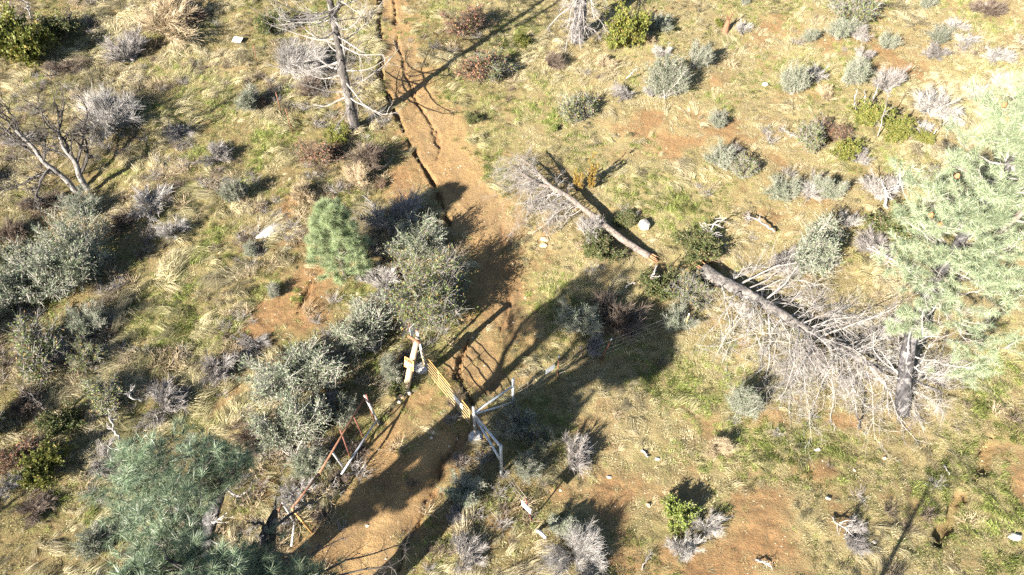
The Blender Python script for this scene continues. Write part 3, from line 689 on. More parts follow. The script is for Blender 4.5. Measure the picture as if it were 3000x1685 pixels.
SHRUBS = [
 # upper left
 (50,105,165,.75,'oak','large olive green scrub oak in the upper left corner'),
 (158,80,100,.7,'dark','darker green bush right beside the large corner scrub oak'),
 (375,145,105,.7,'dead','grey rounded dead bush right of the corner scrub oak'),
 (470,60,150,.6,'tan','wide thin tan brush near the top left edge of the hillside'),
 (565,48,95,.6,'brown','dark brown bush beside the wide thin tan brush at the top'),
 (190,190,95,.45,'brown','low brown bush just below the corner scrub oak'),
 (305,325,150,.85,'bigdead','big lilac grey bush standing behind the bare oaks'),
 (530,385,80,.55,'dead','small grey bush in the shadow right of the big lilac bush'),
 (715,290,85,.75,'sage','grey green shrub left of the rusty fence post'),
 (765,292,55,.7,'brown','dark thin bush touching the shrub by the rusty fence post'),
 (625,445,95,.5,'dead','low grey brush in the grass right of the oak shadows'),
 (435,580,110,.55,'pale','bleached low brush below the oak shadows'),
 (690,560,75,.8,'sage','pale sage shrub at the head of the green swale'),
 (240,605,90,.6,'sage','dull sage shrub at the foot of the two bare oaks'),
 (125,590,110,.5,'brown','low brown brush left of the bare oak trunks'),
 (60,420,80,.5,'dead','grey brush under the left bare oak limbs'),
 (820,165,160,.7,'bigdead','large grey twiggy bush left of the standing dead pine'),
 (790,60,85,.9,'dark','dark thicket at the top edge left of the dead pine'),
 (905,258,75,.7,'brown','dark brown bush just left of the dead pine trunk'),
 (1345,55,115,.75,'red','reddish brown bush at the top right of the dirt track'),
 (1390,180,120,.65,'red','russet bush right of the track below the topmost reddish one'),
 (1450,195,100,.6,'mixed','half green thorny shrub touching the russet bush'),
 (1384,345,40,.8,'dark','tiny dark bush alone on the grass right of the track'),
 (922,440,100,.8,'red','red tinged bush below the foot of the dead pine'),
 (975,392,85,.5,'oak','low green bush against the foot of the dead pine'),
 (1078,455,100,.9,'brown','dark brown thicket on the bank left of the track'),
 (1040,520,80,.8,'tan','tan dry brush left of the dark thicket on the bank'),
 (895,560,80,.8,'tan','rounded straw grey bush above the young green pine'),
 (1107,540,42,.7,'red','small red stemmed plant at the foot of the bank thicket'),
 # top middle
 (1825,72,115,1.1,'oak','tall yellow green bush behind the shaggy dead pine'),
 (1785,112,60,.8,'oak','smaller yellow green bush at the front of the tall one'),
 (1935,62,65,.9,'sage','grey sage bush right of the tall yellow green bush'),
 (1905,108,50,.7,'tan','pale tan tuft bush below the grey sage by the yellow green bush'),
 (1945,145,70,.5,'pale','low bleached bush between two sages at top centre'),
 (2035,165,82,.9,'sage','grey green sage with dark shadow, upper of a close pair'),
 (1950,238,112,1.0,'sage','largest round sage right of centre at the top, lower of a pair'),
 (1902,268,36,.8,'pale','narrow bleached bush touching the left of the largest round sage'),
 (1832,268,68,.55,'dead','low grey brush left of the largest round sage'),
 (1768,178,62,.7,'tan','rounded pale tan bush alone in the top centre grass'),
 (1712,312,118,.75,'mixed','dark brownish green bush alone in the middle of the upper meadow'),
 (1612,165,75,.8,'brown','thin see through bush below the shaggy dead pine'),
 (1530,108,58,.6,'oak','low olive bush left of the shaggy dead pine'),
 (1632,372,38,.6,'lime','small bright green plant in the upper meadow'),
 (2103,350,54,.85,'sage','small round sage alone on the bare orange slope'),
 (2112,450,92,.95,'sage','sage with leafy left side above the grey half dead one'),
 (2182,492,88,.9,'mixed','half dead greyish shrub touching the sage on the slope'),
 (2160,440,60,.7,'dead','small grey dead bush tucked behind the sage on the slope'),
 (2178,72,50,.8,'pale','pale tuft bush near the top centre right'),
 (2112,66,34,.7,'oak','tiny olive bush next to the rusty stump'),
 (2180,5,30,.8,'sage','tiny sage cut by the top edge'),
 # upper right
 (2505,28,170,.4,'mixed','broad low olive bush at the top right edge'),
 (2375,102,62,.7,'sage','small flat sage alone near the top right'),
 (2462,88,78,.75,'sage','grey green sage left half of the pair near the top right'),
 (2515,96,60,.7,'dead','grey bush right half of the pair near the top right'),
 (2602,115,60,.9,'sage','pointed grey sage right of the pair'),
 (2532,155,55,.9,'dead','grey dead bush above the green sage'),
 (2487,200,98,.85,'sage','broad green sage below a grey dead bush'),
 (2333,228,88,1.15,'sage','tall egg shaped green sage on the right slope'),
 (2392,212,66,.9,'pale','white leafless bush touching the egg shaped sage'),
 (2430,265,70,.5,'tan','low straw bush below the white leafless bush'),
 (2612,232,112,.75,'dead','fan shaped grey bush right of the broad green sage'),
 (2758,100,78,.6,'sage','pale flattened sage near the top right corner'),
 (2745,143,66,.7,'dead','dark grey bush below the pale flattened sage'),
 (2808,68,54,.7,'pale','white bush above the pale flattened sage'),
 (2838,112,66,.5,'pale','faint pale brush right of the flattened sage'),
 (2925,155,88,.55,'pale','pale bleached bush close to the right edge at the top'),
 (2752,300,112,.85,'pale','large white fan shaped bush above the small yellow green one'),
 (2866,262,72,.7,'pale','white bush right of the large white fan'),
 (2942,235,74,.6,'pale','white low bush near the right edge'),
 (2800,358,46,.8,'pale','small whitish bush beside the big right pine'),
 (2540,328,98,.8,'oak','olive green bush with dead white stems behind it'),
 (2618,365,84,.9,'oak','yellow green bush right of the leaning dead sapling'),
 (2398,395,118,.85,'mixed','large tangled shrub with grey and green sides'),
 (2440,372,90,.8,'red','rusty leaved part of the thicket above the bright green bush'),
 (2468,440,82,.75,'oak','bright olive bush at the foot of the tangled thicket'),
 (2522,455,72,.7,'dead','grey bush right of the bright olive one in the thicket'),
 (2708,405,66,.6,'oak','small low yellow green bush with grey sticks behind'),
 (2712,372,56,.6,'pale','grey white brush behind the small yellow green bush'),
 (2300,548,92,.75,'sage','left sage of the grey row below the thicket'),
 (2380,552,82,.75,'pale','middle bleached bush of the grey row below the thicket'),
 (2442,545,86,.85,'sage','right silvery sage of the grey row below the thicket'),
 (2588,548,116,.75,'dead','dark grey twiggy bush with a twisted white trunk'),
 (2730,512,78,.7,'mixed','brownish leafy bush against the left of the big right pine'),
 (2722,4,62,.7,'sage','sage cut by the top edge at upper right'),
 (2905,6,110,.6,'brown','dark bush at the top edge with a fallen limb beside it'),
 # middle left
 (218,742,178,.8,'sage','big feathery grey green shrub at the middle left'),
 (70,818,175,.75,'sage','big feathery shrub cut by the left edge'),
 (20,770,110,.7,'mixed','tangled shrub at the left edge above the feathery ones'),
 (502,668,66,.95,'pale','upright pale bush with a dry curled top in the left grass'),
 (746,735,50,.75,'sage','small silvery sage below the flat grey rock'),
 (794,853,54,.75,'sage','small silvery sage beside the red eroded cut'),
 (260,942,100,.9,'sage','round silvery shrub casting a long shadow at left'),
 (80,1050,150,.7,'mixed','dark tangled bush at the left edge with olive leaves'),
 (160,1050,90,.8,'dead','purple grey twiggy bush joined to the dark one at left'),
 (238,1040,88,.75,'mixed','brown olive bush below the round silvery shrub'),
 (632,1068,92,.75,'dead','purple grey bush on the bank left of centre'),
 (745,1000,80,.35,'dead','low pile of grey brush beside the red bank'),
 (20,665,90,.9,'brown','dark crooked bare bush at the left edge'),
 (350,640,90,.4,'brown','low brown brush in the long oak shadow'),
 # around the gate
 (1145,645,150,.7,'dead','dark purple grey dead bush above the tall leafy shrub'),
 (1228,690,150,.75,'sage','tall silver sage rising behind the large leafy shrub'),
 (1222,850,255,.62,'big','largest leafy green shrub left of the track above the gate'),
 (1310,865,120,.7,'big','right lobe shrub of the large leafy green mass by the track'),
 (1120,815,100,.8,'pale','pale grey dead bush on the left flank of the large leafy shrub'),
 (1210,930,90,.7,'dead','grey lilac dead brush just above the wooden post'),
 (1090,988,158,.8,'sage','rounded olive grey shrub left of the wooden post'),
 (1160,1085,92,.8,'sage','small sage bush beside the base of the wooden post'),
 (1165,1130,60,.8,'dark','small dark green bush by the foot of the wooden post'),
 (855,1105,195,.75,'sage','wide silvery grey shrub left of the pipe fence'),
 (790,1130,110,.7,'pale','pale edge bush on the left of the wide silvery shrub'),
 (1000,1198,82,.95,'sage','small upright sage by the upper end of the pipe fence'),
 (940,1170,74,.9,'dead','grey bush between the wide shrub and the pipe fence'),
 (840,1290,170,.85,'sage','tall pale sage standing against the pipe fence'),
 (905,1370,100,.9,'sage','pale sage growing through the pipe fence'),
 (872,1445,84,.6,'pale','bleached low brush at the lower end of the pipe fence'),
 (925,1195,70,.7,'brown','dark brush in the shade behind the pipe fence'),
 (735,1280,120,.7,'brown','dark brown bush in shade above the lower left pine'),
 (1055,1310,70,.4,'brown','low dark brush under the upper end of the pipe fence'),  # low brown brush added to stand in for the dark shadow strip here
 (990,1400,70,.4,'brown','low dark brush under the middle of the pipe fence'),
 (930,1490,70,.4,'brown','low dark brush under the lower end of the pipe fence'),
 # middle right
 (1722,662,100,.85,'dead','purple grey bush growing over the upper fallen trunk'),
 (1755,722,110,.7,'dark','dark green bush against the upper fallen trunk'),
 (1830,640,70,.6,'dark','dark bush in the log shadow left of the white boulder'),
 (2058,722,150,.55,'dark','low dark green bush between the two fallen trunks'),
 (1940,830,100,.7,'dark','dark bush with crooked white stems in the pine shadow'),
 (2030,860,110,.6,'mixed','tangled shrub at the edge of the big pine shadow'),
 (1690,940,110,.9,'sage','blue grey sage standing inside the big pine shadow'),
 (1728,1005,70,.7,'dead','grey twigs at the foot of the sage inside the shadow'),
 (1815,915,150,.7,'brown','dark leafless thicket inside the big pine shadow'),
 (1985,935,88,.8,'sage','silver sage at the right edge of the big pine shadow'),
 (2362,700,210,.65,'sage','widest silvery sage above the large fallen pine'),
 (2300,745,110,.6,'dead','grey brush at the left of the widest silvery sage'),
 (2645,672,150,.7,'dark','broad dark green bush left of the big right pine'),
 (2575,712,110,.7,'dead','brown grey bush below the twisted white trunk'),
 (2490,640,62,1.0,'pale','thin bleached upright bush right of the widest sage'),
 # lower left
 (60,1165,120,.6,'brown','sparse brown bush at the lower left edge'),
 (188,1228,105,.8,'dark','dark green bush in the lower left thicket'),
 (288,1180,120,.75,'mixed','brown olive bush with a twisted white limb at lower left'),
 (468,1172,122,.6,'dead','purple grey bush lying low in the lower left grass'),
 (45,1310,120,.7,'red','bush full of dry red brown leaves at the lower left edge'),
 (150,1350,115,.75,'oak','olive bush in front of the red brown one at lower left'),
 (288,1345,108,.7,'dead','grey twiggy bush with white tips left of the lower left pine'),
 (285,1588,105,.75,'sage','silvery bush near the bottom edge at left'),
 (18,1425,70,.8,'pale','pale twigs at the lower left edge'),
 (95,1490,110,.4,'brown','low dark brush in the lower left shadow'),
 # lower right
 (1545,1375,88,.85,'sage','sage beside the white signs, right of the lower brace'),
 (1590,1285,90,.8,'mixed','green shrub on the edge of the shadow right of the brace'),
 (1530,1235,80,.8,'sage','blue grey shrub in deep shade right of the brace'),
 (1675,1322,112,.75,'dead','grey spreading bush on bare soil right of the brace'),
 (1695,1612,180,.6,'bigdead','wide bleached brush at the bottom, right of the leaning stake'),
 (1640,1560,90,.6,'sage','thin sage at the upper left of the wide bleached brush'),
 (1985,1490,108,.8,'lime','bright green leafy bush with a dark shadow at lower right'),
 (2070,1535,74,.7,'pale','white leafless bush right of the bright green one'),
 (2005,1605,92,.7,'pale','white leafless bush below the bright green one'),
 (2172,1190,96,.85,'sage','silvery bush left of the fallen pine crown at lower right'),
 (2100,1305,60,.8,'tan','thin pale bush on the short grass at lower right'),
 (1360,1632,86,.7,'dead','lilac grey bush near the bottom edge below the track'),
 (1360,1435,98,.6,'sage','blue grey low shrub in the snag shadow'),
 (1345,1510,70,.5,'dead','thin grey brush between the shadow bands'),
 (2488,1568,105,.35,'dead','fan of grey sticks at the lower right'),
 # just outside the frame
 (-90,930,170,.8,'sage','sage shrub just past the left edge of the view'),
 (-80,1250,150,.8,'mixed','tangled shrub just past the lower left edge of the view'),
 (-70,540,120,.7,'dead','grey bush just past the left edge beside the oaks'),
 (3080,240,110,.7,'pale','bleached bush just past the upper right edge'),
 (1650,1760,140,.7,'sage','sage shrub just below the bottom edge of the view'),
 (200,1780,140,.8,'mixed','tangled shrub just below the bottom left edge'),
]
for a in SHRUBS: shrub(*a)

p = G(1738, 540); shrub(1735, 522, 46, 1.6, 'gold', 'upright golden leaved plant beside the upper fallen trunk, right one')
shrub(1692, 535, 44, 1.4, 'gold', 'golden leaved plant left of the upright one by the fallen trunk')

# ------------------------------------------------------------------ trees
def limb_path(p0, d0, L, n, rg, wig=.12, trop=(0, 0, .0)):
    p = np.array(p0, float); d = np.array(d0, float); d /= np.linalg.norm(d); out = [p.copy()]; st = L / (n - 1)
    for i in range(n - 1):
        d = d + rg.normal(0, wig, 3) + np.array(trop) * st; d /= np.linalg.norm(d)
        p = p + d * st; out.append(p.copy())
    return np.array(out)
def perp(d, rg):
    r = rg.normal(size=3); r -= d * (r @ d); return r / (np.linalg.norm(r) + 1e-9)
def add_side(mb, path, rad, rg, n, L, r0, depth, wig=.2, trop=(0, 0, 0), tmin=.2, ang=.9, S=5, nsub=5, flat=None):
    """side twigs off a path, recursive; flat = keep mostly in the horizontal"""
    m = len(path)
    if n <= 0: return
    PS, RS = [], []
    for _ in range(n):
        t = rg.uniform(tmin, 1.0); f = t * (m - 1.001); i = int(f); fr = f - i
        p = path[i] * (1 - fr) + path[i + 1] * fr; dr = path[i + 1] - path[i]; dr = dr / (np.linalg.norm(dr) + 1e-9)
        s = perp(dr, rg)
        if flat: s[2] *= flat; s /= np.linalg.norm(s) + 1e-9
        d = dr * math.cos(ang) + s * math.sin(ang)
        ln = L * rg.uniform(.45, 1.1) * (1.05 - .55 * t)
        pa = limb_path(p, d, ln, S, rg, wig, trop)
        rr = min(r0, rad[i] * .8) * rg.uniform(.7, 1.1)
        PS.append(pa); RS.append(rr * np.linspace(1, .35, S))
        if depth > 0: add_side(mb, pa, RS[-1], rg, rg.integers(nsub - 2, nsub + 2), L * .45, r0 * .55, depth - 1, wig * 1.2, trop, .15, ang, max(4, S - 1), nsub, flat)
    tubes(mb, np.array(PS), np.array(RS), 4 if r0 > .02 else 3)
def trunk_mesh(name, pts, radii, mat, sides=12, n=28, rough=.06, seed=1, jag=False):
    rg = np.random.default_rng(seed)
    P = spline(pts, n); R = np.interp(np.linspace(0, 1, n), np.linspace(0, 1, len(radii)), radii)
    R = R * (1 + rg.normal(0, rough, n)); P = P + rg.normal(0, .012, P.shape) * R[:, None] * 3
    mb = MB(); tubes(mb, P, R, sides, cap=True)
    return mb.mesh(name, mat, True), P, R

def dead_pine(name, label, base, top_h, r0, lean, seed, nbr, brL, twigs, mat_b, mat_t, hmin=.15, fork=None, droop=-.25, sub=6, updroop=.25):
    rg = np.random.default_rng(seed); t = thing(name, label, 'dead tree', base)
    pts = [(0, 0, -.3), (lean[0] * .25, lean[1] * .25, top_h * .25), (lean[0] * .55 + .1, lean[1] * .55, top_h * .55), (lean[0], lean[1], top_h)]
    me, P, R = trunk_mesh('trunk', pts, [r0 * 1.15, r0 * .8, r0 * .55, r0 * .15], mat_b, seed=seed); obj('trunk', me, t)
    stems = [(P, R)]
    if fork:
        fh, fd, fl = fork; i = int(np.argmin(np.abs(P[:, 2] - fh)))
        p2 = [P[i], P[i] + np.array(fd) * fl * .35 + np.array([0, 0, fl * .25]), P[i] + np.array(fd) * fl * .5 + np.array([0, 0, fl])]
        me, P2, R2 = trunk_mesh('fork', p2, [R[i] * .75, R[i] * .5, .04], mat_b, seed=seed + 1, n=14); obj('fork', me, t); stems.append((P2, R2))
    for k in range(nbr):
        Pq, Rq = stems[0] if (len(stems) == 1 or rg.random() < .72) else stems[1]
        u = hmin + (1 - hmin) * ((k + rg.random()) / nbr) ** .9 if Pq is stems[0][0] else rg.uniform(.1, .95)
        f = u * (len(Pq) - 1.001); i = int(f); p = Pq[i] * (1 - f + i) + Pq[i + 1] * (f - i)
        a = k * 2.399 + rg.normal(0, .4); L = brL * rg.uniform(.5, 1.1) * (1.15 - .6 * u)
        d = np.array([math.cos(a), math.sin(a), droop + rg.normal(0, .12)])
        pa = limb_path(p, d, L, 8, rg, .13, (0, 0, updroop))
        mb = MB(); rb = min(Rq[i] * .36, .058) * rg.uniform(.6, 1.1); rad = rb * np.linspace(1, .3, 8); tubes(mb, pa, rad, 5)
        add_side(mb, pa, rad, rg, twigs, L * .45, .0115, 1, .22, (0, 0, updroop * .3), .15, .85, 5, sub)
        obj('branch', mb.mesh('branch', mat_t, False), t)
    return t

b = on_ground(1042, 383)
dead_pine('dead_pine', 'tall grey dead pine standing left of the dirt track', b, 14.5, .29, (-.25, .1), 21, 64, 4.3, 9, M['dead_bark'], M['dead_twig'], .12, (7.0, (.35, -.1, 0), 6.0))
b = on_ground(1692, 118)
dead_pine('dead_pine', 'shaggy dead pine with weeping grey twigs at the top centre', b, 11.0, .46, (.2, 0), 22, 60, 3.2, 13, M['burnt_bark'], M['dead_twig'], .16, None, -.1, 8, -.55)

def bare_oak(label, base, limbs, r0, seed, trunk_pts, n_side=10):
    rg = np.random.default_rng(seed); t = thing('bare_oak', label, 'tree', base, group='leafless oaks at the left')
    me, P, R = trunk_mesh('trunk', trunk_pts, [r0 * 1.1, r0 * .9, r0 * .7, r0 * .45], M['oak_bark'], seed=seed, n=18); obj('trunk', me, t)
    for (u, d, L) in limbs:
        f = u * (len(P) - 1.001); i = int(f); p = P[i]; rb = R[i] * .68
        pa = limb_path(p, d, L * 1.25, 10, rg, .22, (0, 0, .08)); rad = np.maximum(rb * np.linspace(1, .22, 10), .02)
        mb = MB(); tubes(mb, pa, rad, 6)
        add_side(mb, pa, rad, rg, n_side + 1, L * .5, rb * .52, 2, .36, (0, 0, .12), .18, .95, 6, 5)
        obj('limb', mb.mesh('limb', M['dark_branch'] if u > .3 else M['oak_bark'], False), t)
    return t
b = on_ground(265, 566)
bare_oak('leafless oak with a pale straight trunk, right of the pair', b, [(.35, (.9, .3, .55), 2.4), (.5, (.75, .5, .9), 2.9), (.55, (-.7, .2, .8), 2.0), (.7, (.3, .3, 1), 2.8), (.8, (-.3, .5, 1), 2.6), (.95, (.1, .2, 1), 2.8), (.98, (-.4, -.2, .9), 2.2), (.62, (.8, -.4, .7), 2.4)], .155, 31,
         [(0, 0, -.2), (-.10, .05, 1.0), (-.02, .2, 1.9), (-.22, .25, 2.8), (-.1, .35, 3.8)])
b = on_ground(228, 566)
bare_oak('leafless oak leaning left with dark crooked limbs, left of the pair', b, [(.35, (-.9, -.2, .4), 2.4), (.5, (-.9, .3, .5), 3.4), (.55, (.5, .5, .9), 2.2), (.7, (-.5, .6, .8), 3.0), (.8, (-.9, .1, .7), 3.2), (.95, (-.5, .4, .9), 3.2), (.98, (.1, .5, 1), 2.8), (.45, (-.5, -.8, .4), 2.2)], .155, 32,
         [(0, 0, -.2), (-.35, .1, 1.0), (-.95, .15, 1.9), (-1.25, .4, 2.7), (-1.8, .6, 3.7)])

def pine_branch(p, q, rb, rg, t, mat_n, mat_b, nsub=11, per=3, nn=44, nl=.27, sp=1.0, sag=.3, wd=.014):
    """one living branch from trunk point p to tip q with needle tufts; needles are its child"""
    p = np.array(p, float); q = np.array(q, float); L = np.linalg.norm(q - p); d = (q - p) / L
    mid = (p + q) / 2 + np.array([0, 0, -sag * L * .25]) + rg.normal(0, .06 * L, 3)
    pa = bez(p[None], mid[None], q[None], 9)[0]; pa[1:-1] += rg.normal(0, .018 * L, (7, 3))
    mb = MB(); rad = rb * np.linspace(1, .28, 9); tubes(mb, pa, rad, 5)
    C, A = [pa[-1]], [pa[-1] - pa[-2]]
    PS, RS = [], []
    for k in range(nsub):
        u = rg.uniform(.28, 1.0); f = u * 7.999; i = int(f); b0 = pa[i] * (1 - f + i) + pa[i + 1] * (f - i)
        dd = pa[i + 1] - pa[i]; dd /= np.linalg.norm(dd) + 1e-9; s = perp(dd, rg); s[2] = abs(s[2]) * .6 + .1
        sd = dd * .7 + s * .9; sp_ = limb_path(b0, sd, L * rg.uniform(.18, .40) * (1.15 - .4 * u), 5, rg, .16, (0, 0, .35))
        PS.append(sp_); RS.append(rb * .38 * np.linspace(1, .4, 5))
        for j in range(per):
            v = 4 - j * .8; jj = int(min(3, v)); C.append(sp_[jj] + (sp_[min(4, jj + 1)] - sp_[jj]) * (v - jj)); A.append(sp_[min(4, jj + 1)] - sp_[jj] + np.array([0, 0, .02]))
    tubes(mb, np.array(PS), np.array(RS), 4)
    br = obj('branch', mb.mesh('branch', mat_b, False), t)
    nb = MB(); needles(nb, np.array(C), np.array(A), nn, nl, wd, rg, sp)
    obj('needles', nb.mesh('needles', mat_n, False), br)

# grey pine at the lower left: its crown throws the large shadow behind the gate
rg = np.random.default_rng(41)
bx, by = -9.9, 8.3; bz = hz(bx, by); B = np.array([bx, by, bz])
t = thing('grey_pine', 'grey green pine with a bare leaning trunk at the lower left', 'tree', B)
tp = [(0, 0, -.3), (.25, .1, 3.0), (.5, .3, 5.2), (1.05, .65, 6.6), (1.75, 1.2, 7.9)]
me, P, R = trunk_mesh('trunk', tp, [.42, .34, .28, .22, .10], M['burnt_bark'], seed=41, n=30); obj('trunk', me, t)
p2 = [P[19], P[19] + np.array([-.7, .3, 1.1]), P[19] + np.array([-1.2, .3, 2.6]), P[19] + np.array([-.9, -.6, 4.6])]
me, P2, R2 = trunk_mesh('stem_fork', p2, [.15, .12, .08, .03], M['burnt_bark'], seed=42, n=20); obj('stem_fork', me, t)
p3 = [P[12], P[12] + np.array([.9, -1.0, 1.8]), P[12] + np.array([1.6, -2.0, 4.2]), P[12] + np.array([2.0, -2.6, 6.6])]
me, P3, R3 = trunk_mesh('stem_fork', p3, [.16, .13, .09, .03], M['burnt_bark'], seed=43, n=20); obj('stem_fork', me, t)
TG = [(560,1285,7.5),(610,1330,7.8),(480,1335,7.8),(660,1315,7.8),(720,1330,7.4),(420,1415,8.2),(395,1500,8.2),(405,1585,8.2),(380,1650,8.4),(470,1480,8.8),(540,1570,9.0),(520,1400,8.6),(440,1650,9.2),(600,1440,8.2),(700,1345,7.6),(640,1610,6.8),(560,1660,9.0),
      (660,1655,9.8),(720,1675,10),(800,1690,10),(860,1680,9.6),(450,1560,9.2),(510,1640,9.4)]
# the crown that throws the known shadow: from points of the shadow back towards the sun
def in_poly(x, y, P):
    c = False
    for (x0, y0), (x1, y1) in zip(P, P[1:] + P[:1]):
        if (y0 > y) != (y1 > y) and x < (x1 - x0) * (y - y0) / (y1 - y0) + x0: c = not c
    return c
SH = [([(1570,960),(1590,900),(1640,830),(1700,740),(1770,700),(1850,760),(1840,900),(1780,970),(1680,1010),(1590,1010)], 76, 5.5, 11.5),
      ([(1760,970),(1900,860),(2040,960),(2080,1040),(2000,1110),(1900,1140),(1800,1110)], 34, 7.5, 12.),
      ([(1480,1260),(1580,1170),(1700,1090),(1800,1100),(1700,1200),(1600,1290),(1500,1340),(1450,1330)], 18, 5., 10.),
      ([(950,1545),(1080,1420),(1250,1260),(1390,1215),(1380,1290),(1300,1390),(1200,1460),(1050,1530)], 24, 2.2, 6.5)]
CR = [(330,1330),(450,1280),(560,1245),(680,1290),(745,1340),(700,1380),(620,1400),(620,1500),(560,1560),(600,1640),(720,1640),(900,1665),(1060,1700),(1300,1900),(1200,2200),(600,2200),(330,1800)]
sund = -np.array(SD)
for poly, cnt, h0, h1 in SH:
    got = 0; xs_ = [q[0] for q in poly]; ys_ = [q[1] for q in poly]
    for _ in range(6000):
        if got >= cnt: break
        sx, sy = rg.uniform(min(xs_), max(xs_)), rg.uniform(min(ys_), max(ys_))
        if not in_poly(sx, sy, poly): continue
        g = G(sx, sy); q = g + sund * (rg.uniform(h0, h1) / sund[2]); v = q - CAMP; f = v @ FW
        if f < 3: continue
        px, py = CX + FPX * v[0] / f, CY - FPX * (v @ UP) / f
        if in_poly(px, py, CR) and np.hypot(q[0] - bx, q[1] - by) < 5.5: TG.append((px, py, q[2] - bz)); got += 1
    print('crown', got, cnt)
allP = np.concatenate([P[4:], P2, P3]); allR = np.concatenate([R[4:], R2, R3])
for (px, py, h) in TG:
    q = CAMP + ray(px, py) * ((bz + h - H_CAM) / ray(px, py)[2]) - B
    dz = q[2] - allP[:, 2]; c = np.linalg.norm(allP - q, axis=1) + np.where(dz < .2, 2.0, 0)
    i = int(np.argmin(np.abs(c - 1.0) + .4 * c)); 
    if py > 1700: pine_branch(allP[i], q, min(allR[i] * .32, .04), rg, t, M['needle'], M['dark_branch'], 30, 3, 70, .29, 1.1)  # unseen lower crown given extra needles to deepen its cast shadow
    else: pine_branch(allP[i], q, min(allR[i] * .32, .04), rg, t, M['needle'], M['dark_branch'], 8, 1, 44, .34, .85, .3, .011)
for k in range(9):       # dead snags on the bare part of the stem
    i = rg.integers(14, 29); a = rg.uniform(0, 6.28)
    pa = limb_path(P[i], (math.cos(a), math.sin(a), .3), rg.uniform(.8, 1.7), 7, rg, .3, (0, 0, .3)); mb = MB(); rad = .045 * np.linspace(1, .25, 7); tubes(mb, pa, rad, 5)
    add_side(mb, pa, rad, rg, 6, .6, .016, 1, .3, (0, 0, .1), .2, .9, 5, 4); obj('dead_branch', mb.mesh('dead_branch', M['pale_twig'] if k % 2 else M['dead_twig'], False), t)

# charred snag beside it
rg = np.random.default_rng(51); bx, by = -7.1, 6.7; bz = hz(bx, by); B = np.array([bx, by, bz])
t = thing('charred_snag', 'charred broken snag with bare black limbs at the bottom left', 'dead tree', B)
tp = [(0, 0, -.3), (.05, .1, 3), (.2, .45, 6), (.55, .9, 7.9), (.95, 1.3, 9.0)]
me, P, R = trunk_mesh('trunk', tp, [.60, .50, .36, .24, .08], M['burnt_bark'], seed=51, n=32, rough=.07); obj('trunk', me, t)
mb = MB()
for k in range(7):      # splinters at the break
    i = rg.integers(25, 32); a = rg.uniform(0, 6.28); o = P[i] + np.array([math.cos(a), math.sin(a), 0]) * R[i] * .9
    tubes(mb, np.array([o - np.array([.1, .1, .3]), o + np.array([math.cos(a) * .05 + .05, math.sin(a) * .05 + .1, rg.uniform(.1, .45)])])[None], np.array([[.06, .012]]), 4)
obj('splinters', mb.mesh('splinters', M['burnt_bark'], False), t)
for (px, py, h, i) in [(1180,1640,5.0,17),(1010,1570,6.2,19),(965,1455,7.4,25),(1130,1700,5.0,16),(870,1660,6.6,21),(720,1530,8.2,27),(930,1600,6.8,22),(1060,1680,4.6,15),(860,1560,7.2,24),(780,1720,6,19),(1200,1590,4.2,14)]:
    d = ray(px, py); q = CAMP + d * ((bz + h - H_CAM) / d[2]) - B; L = np.linalg.norm(q - P[i])
    mid = (P[i] + q) / 2 + rg.normal(0, .12 * L, 3) + np.array([0, 0, .1 * L]); pa = bez(P[i][None], mid[None], q[None], 10)[0] + rg.normal(0, .03, (10, 3))
    mb = MB(); rad = .055 * np.linspace(1, .2, 10); tubes(mb, pa, rad, 5); add_side(mb, pa, rad, rg, 12, L * .35, .014, 1, .3, (0, 0, .05), .25, .9, 6, 5)
    obj('branch', mb.mesh('branch', M['dark_branch'], False), t)

# big grey pine on the right
rg = np.random.default_rng(61); B = on_ground(2650, 1212); bz = B[2]
t = thing('grey_pine', 'big grey green pine with needles paled for glare at the right edge', 'tree', B)
tp = [(0, 0, -.3), (-.9, 1.3, 4.2), (-.5, 2.2, 8), (.2, 3.0, 11.5), (.5, 3.4, 14)]
me, P, R = trunk_mesh('trunk', tp, [.33, .26, .19, .13, .05], M['burnt_bark'], seed=61, n=34); obj('trunk', me, t)
p2 = [P[12], P[12] + np.array([1.3, .4, 2.]), P[12] + np.array([2.3, .6, 5.2]), P[12] + np.array([2.6, .9, 8.2])]
me, P2, R2 = trunk_mesh('stem_fork', p2, [.17, .14, .10, .04], M['pine_bark'], seed=62, n=22); obj('stem_fork', me, t)
TG = []
for k in range(104):
    Pq, Rq = (P, R) if rg.random() < .6 else (P2, R2)
    i = rg.integers(int(len(Pq) * (.36 if Pq is P else .2)), len(Pq)); u = (Pq[i][2] - 4.5) / 10
    a = k * 2.399 + rg.normal(0, .3); L = (3.9 - 2.3 * max(0, u)) * rg.uniform(.5, 1.1)
    q = Pq[i] + np.array([math.cos(a) * L, math.sin(a) * L, L * rg.uniform(.0, .55)])
    pine_branch(Pq[i], q, min(Rq[i] * .28, .036), rg, t, M['needle_glare'], M['dead_twig'], 11, 3, 36, .32, 1.0, .3, .012)
for (px, py, h) in [(2610,955,4.2),(2650,960,4.8),(2690,975,4.4),(2725,965,5.2),(2640,920,5.4),(2700,900,6.0),(2620,720,8.),(2650,800,6.5),(2680,640,9.),(2640,760,7.4),(2720,560,10),(2780,470,11),(2860,400,12.2),(2920,350,13),(2990,340,13.4),(2900,1080,3.6),(2850,1100,3.),(2960,1020,4.6)]:
    d = ray(px, py); q = CAMP + d * ((bz + h - H_CAM) / d[2]) - B; c = np.linalg.norm(P - q, axis=1) + np.where(P[:, 2] > q[2] - .2, 2, 0); i = int(np.argmin(c))
    pine_branch(P[i], q, .038, rg, t, M['needle_glare'], M['dead_twig'], 14, 3, 36, .32, 1.0, .3, .012)
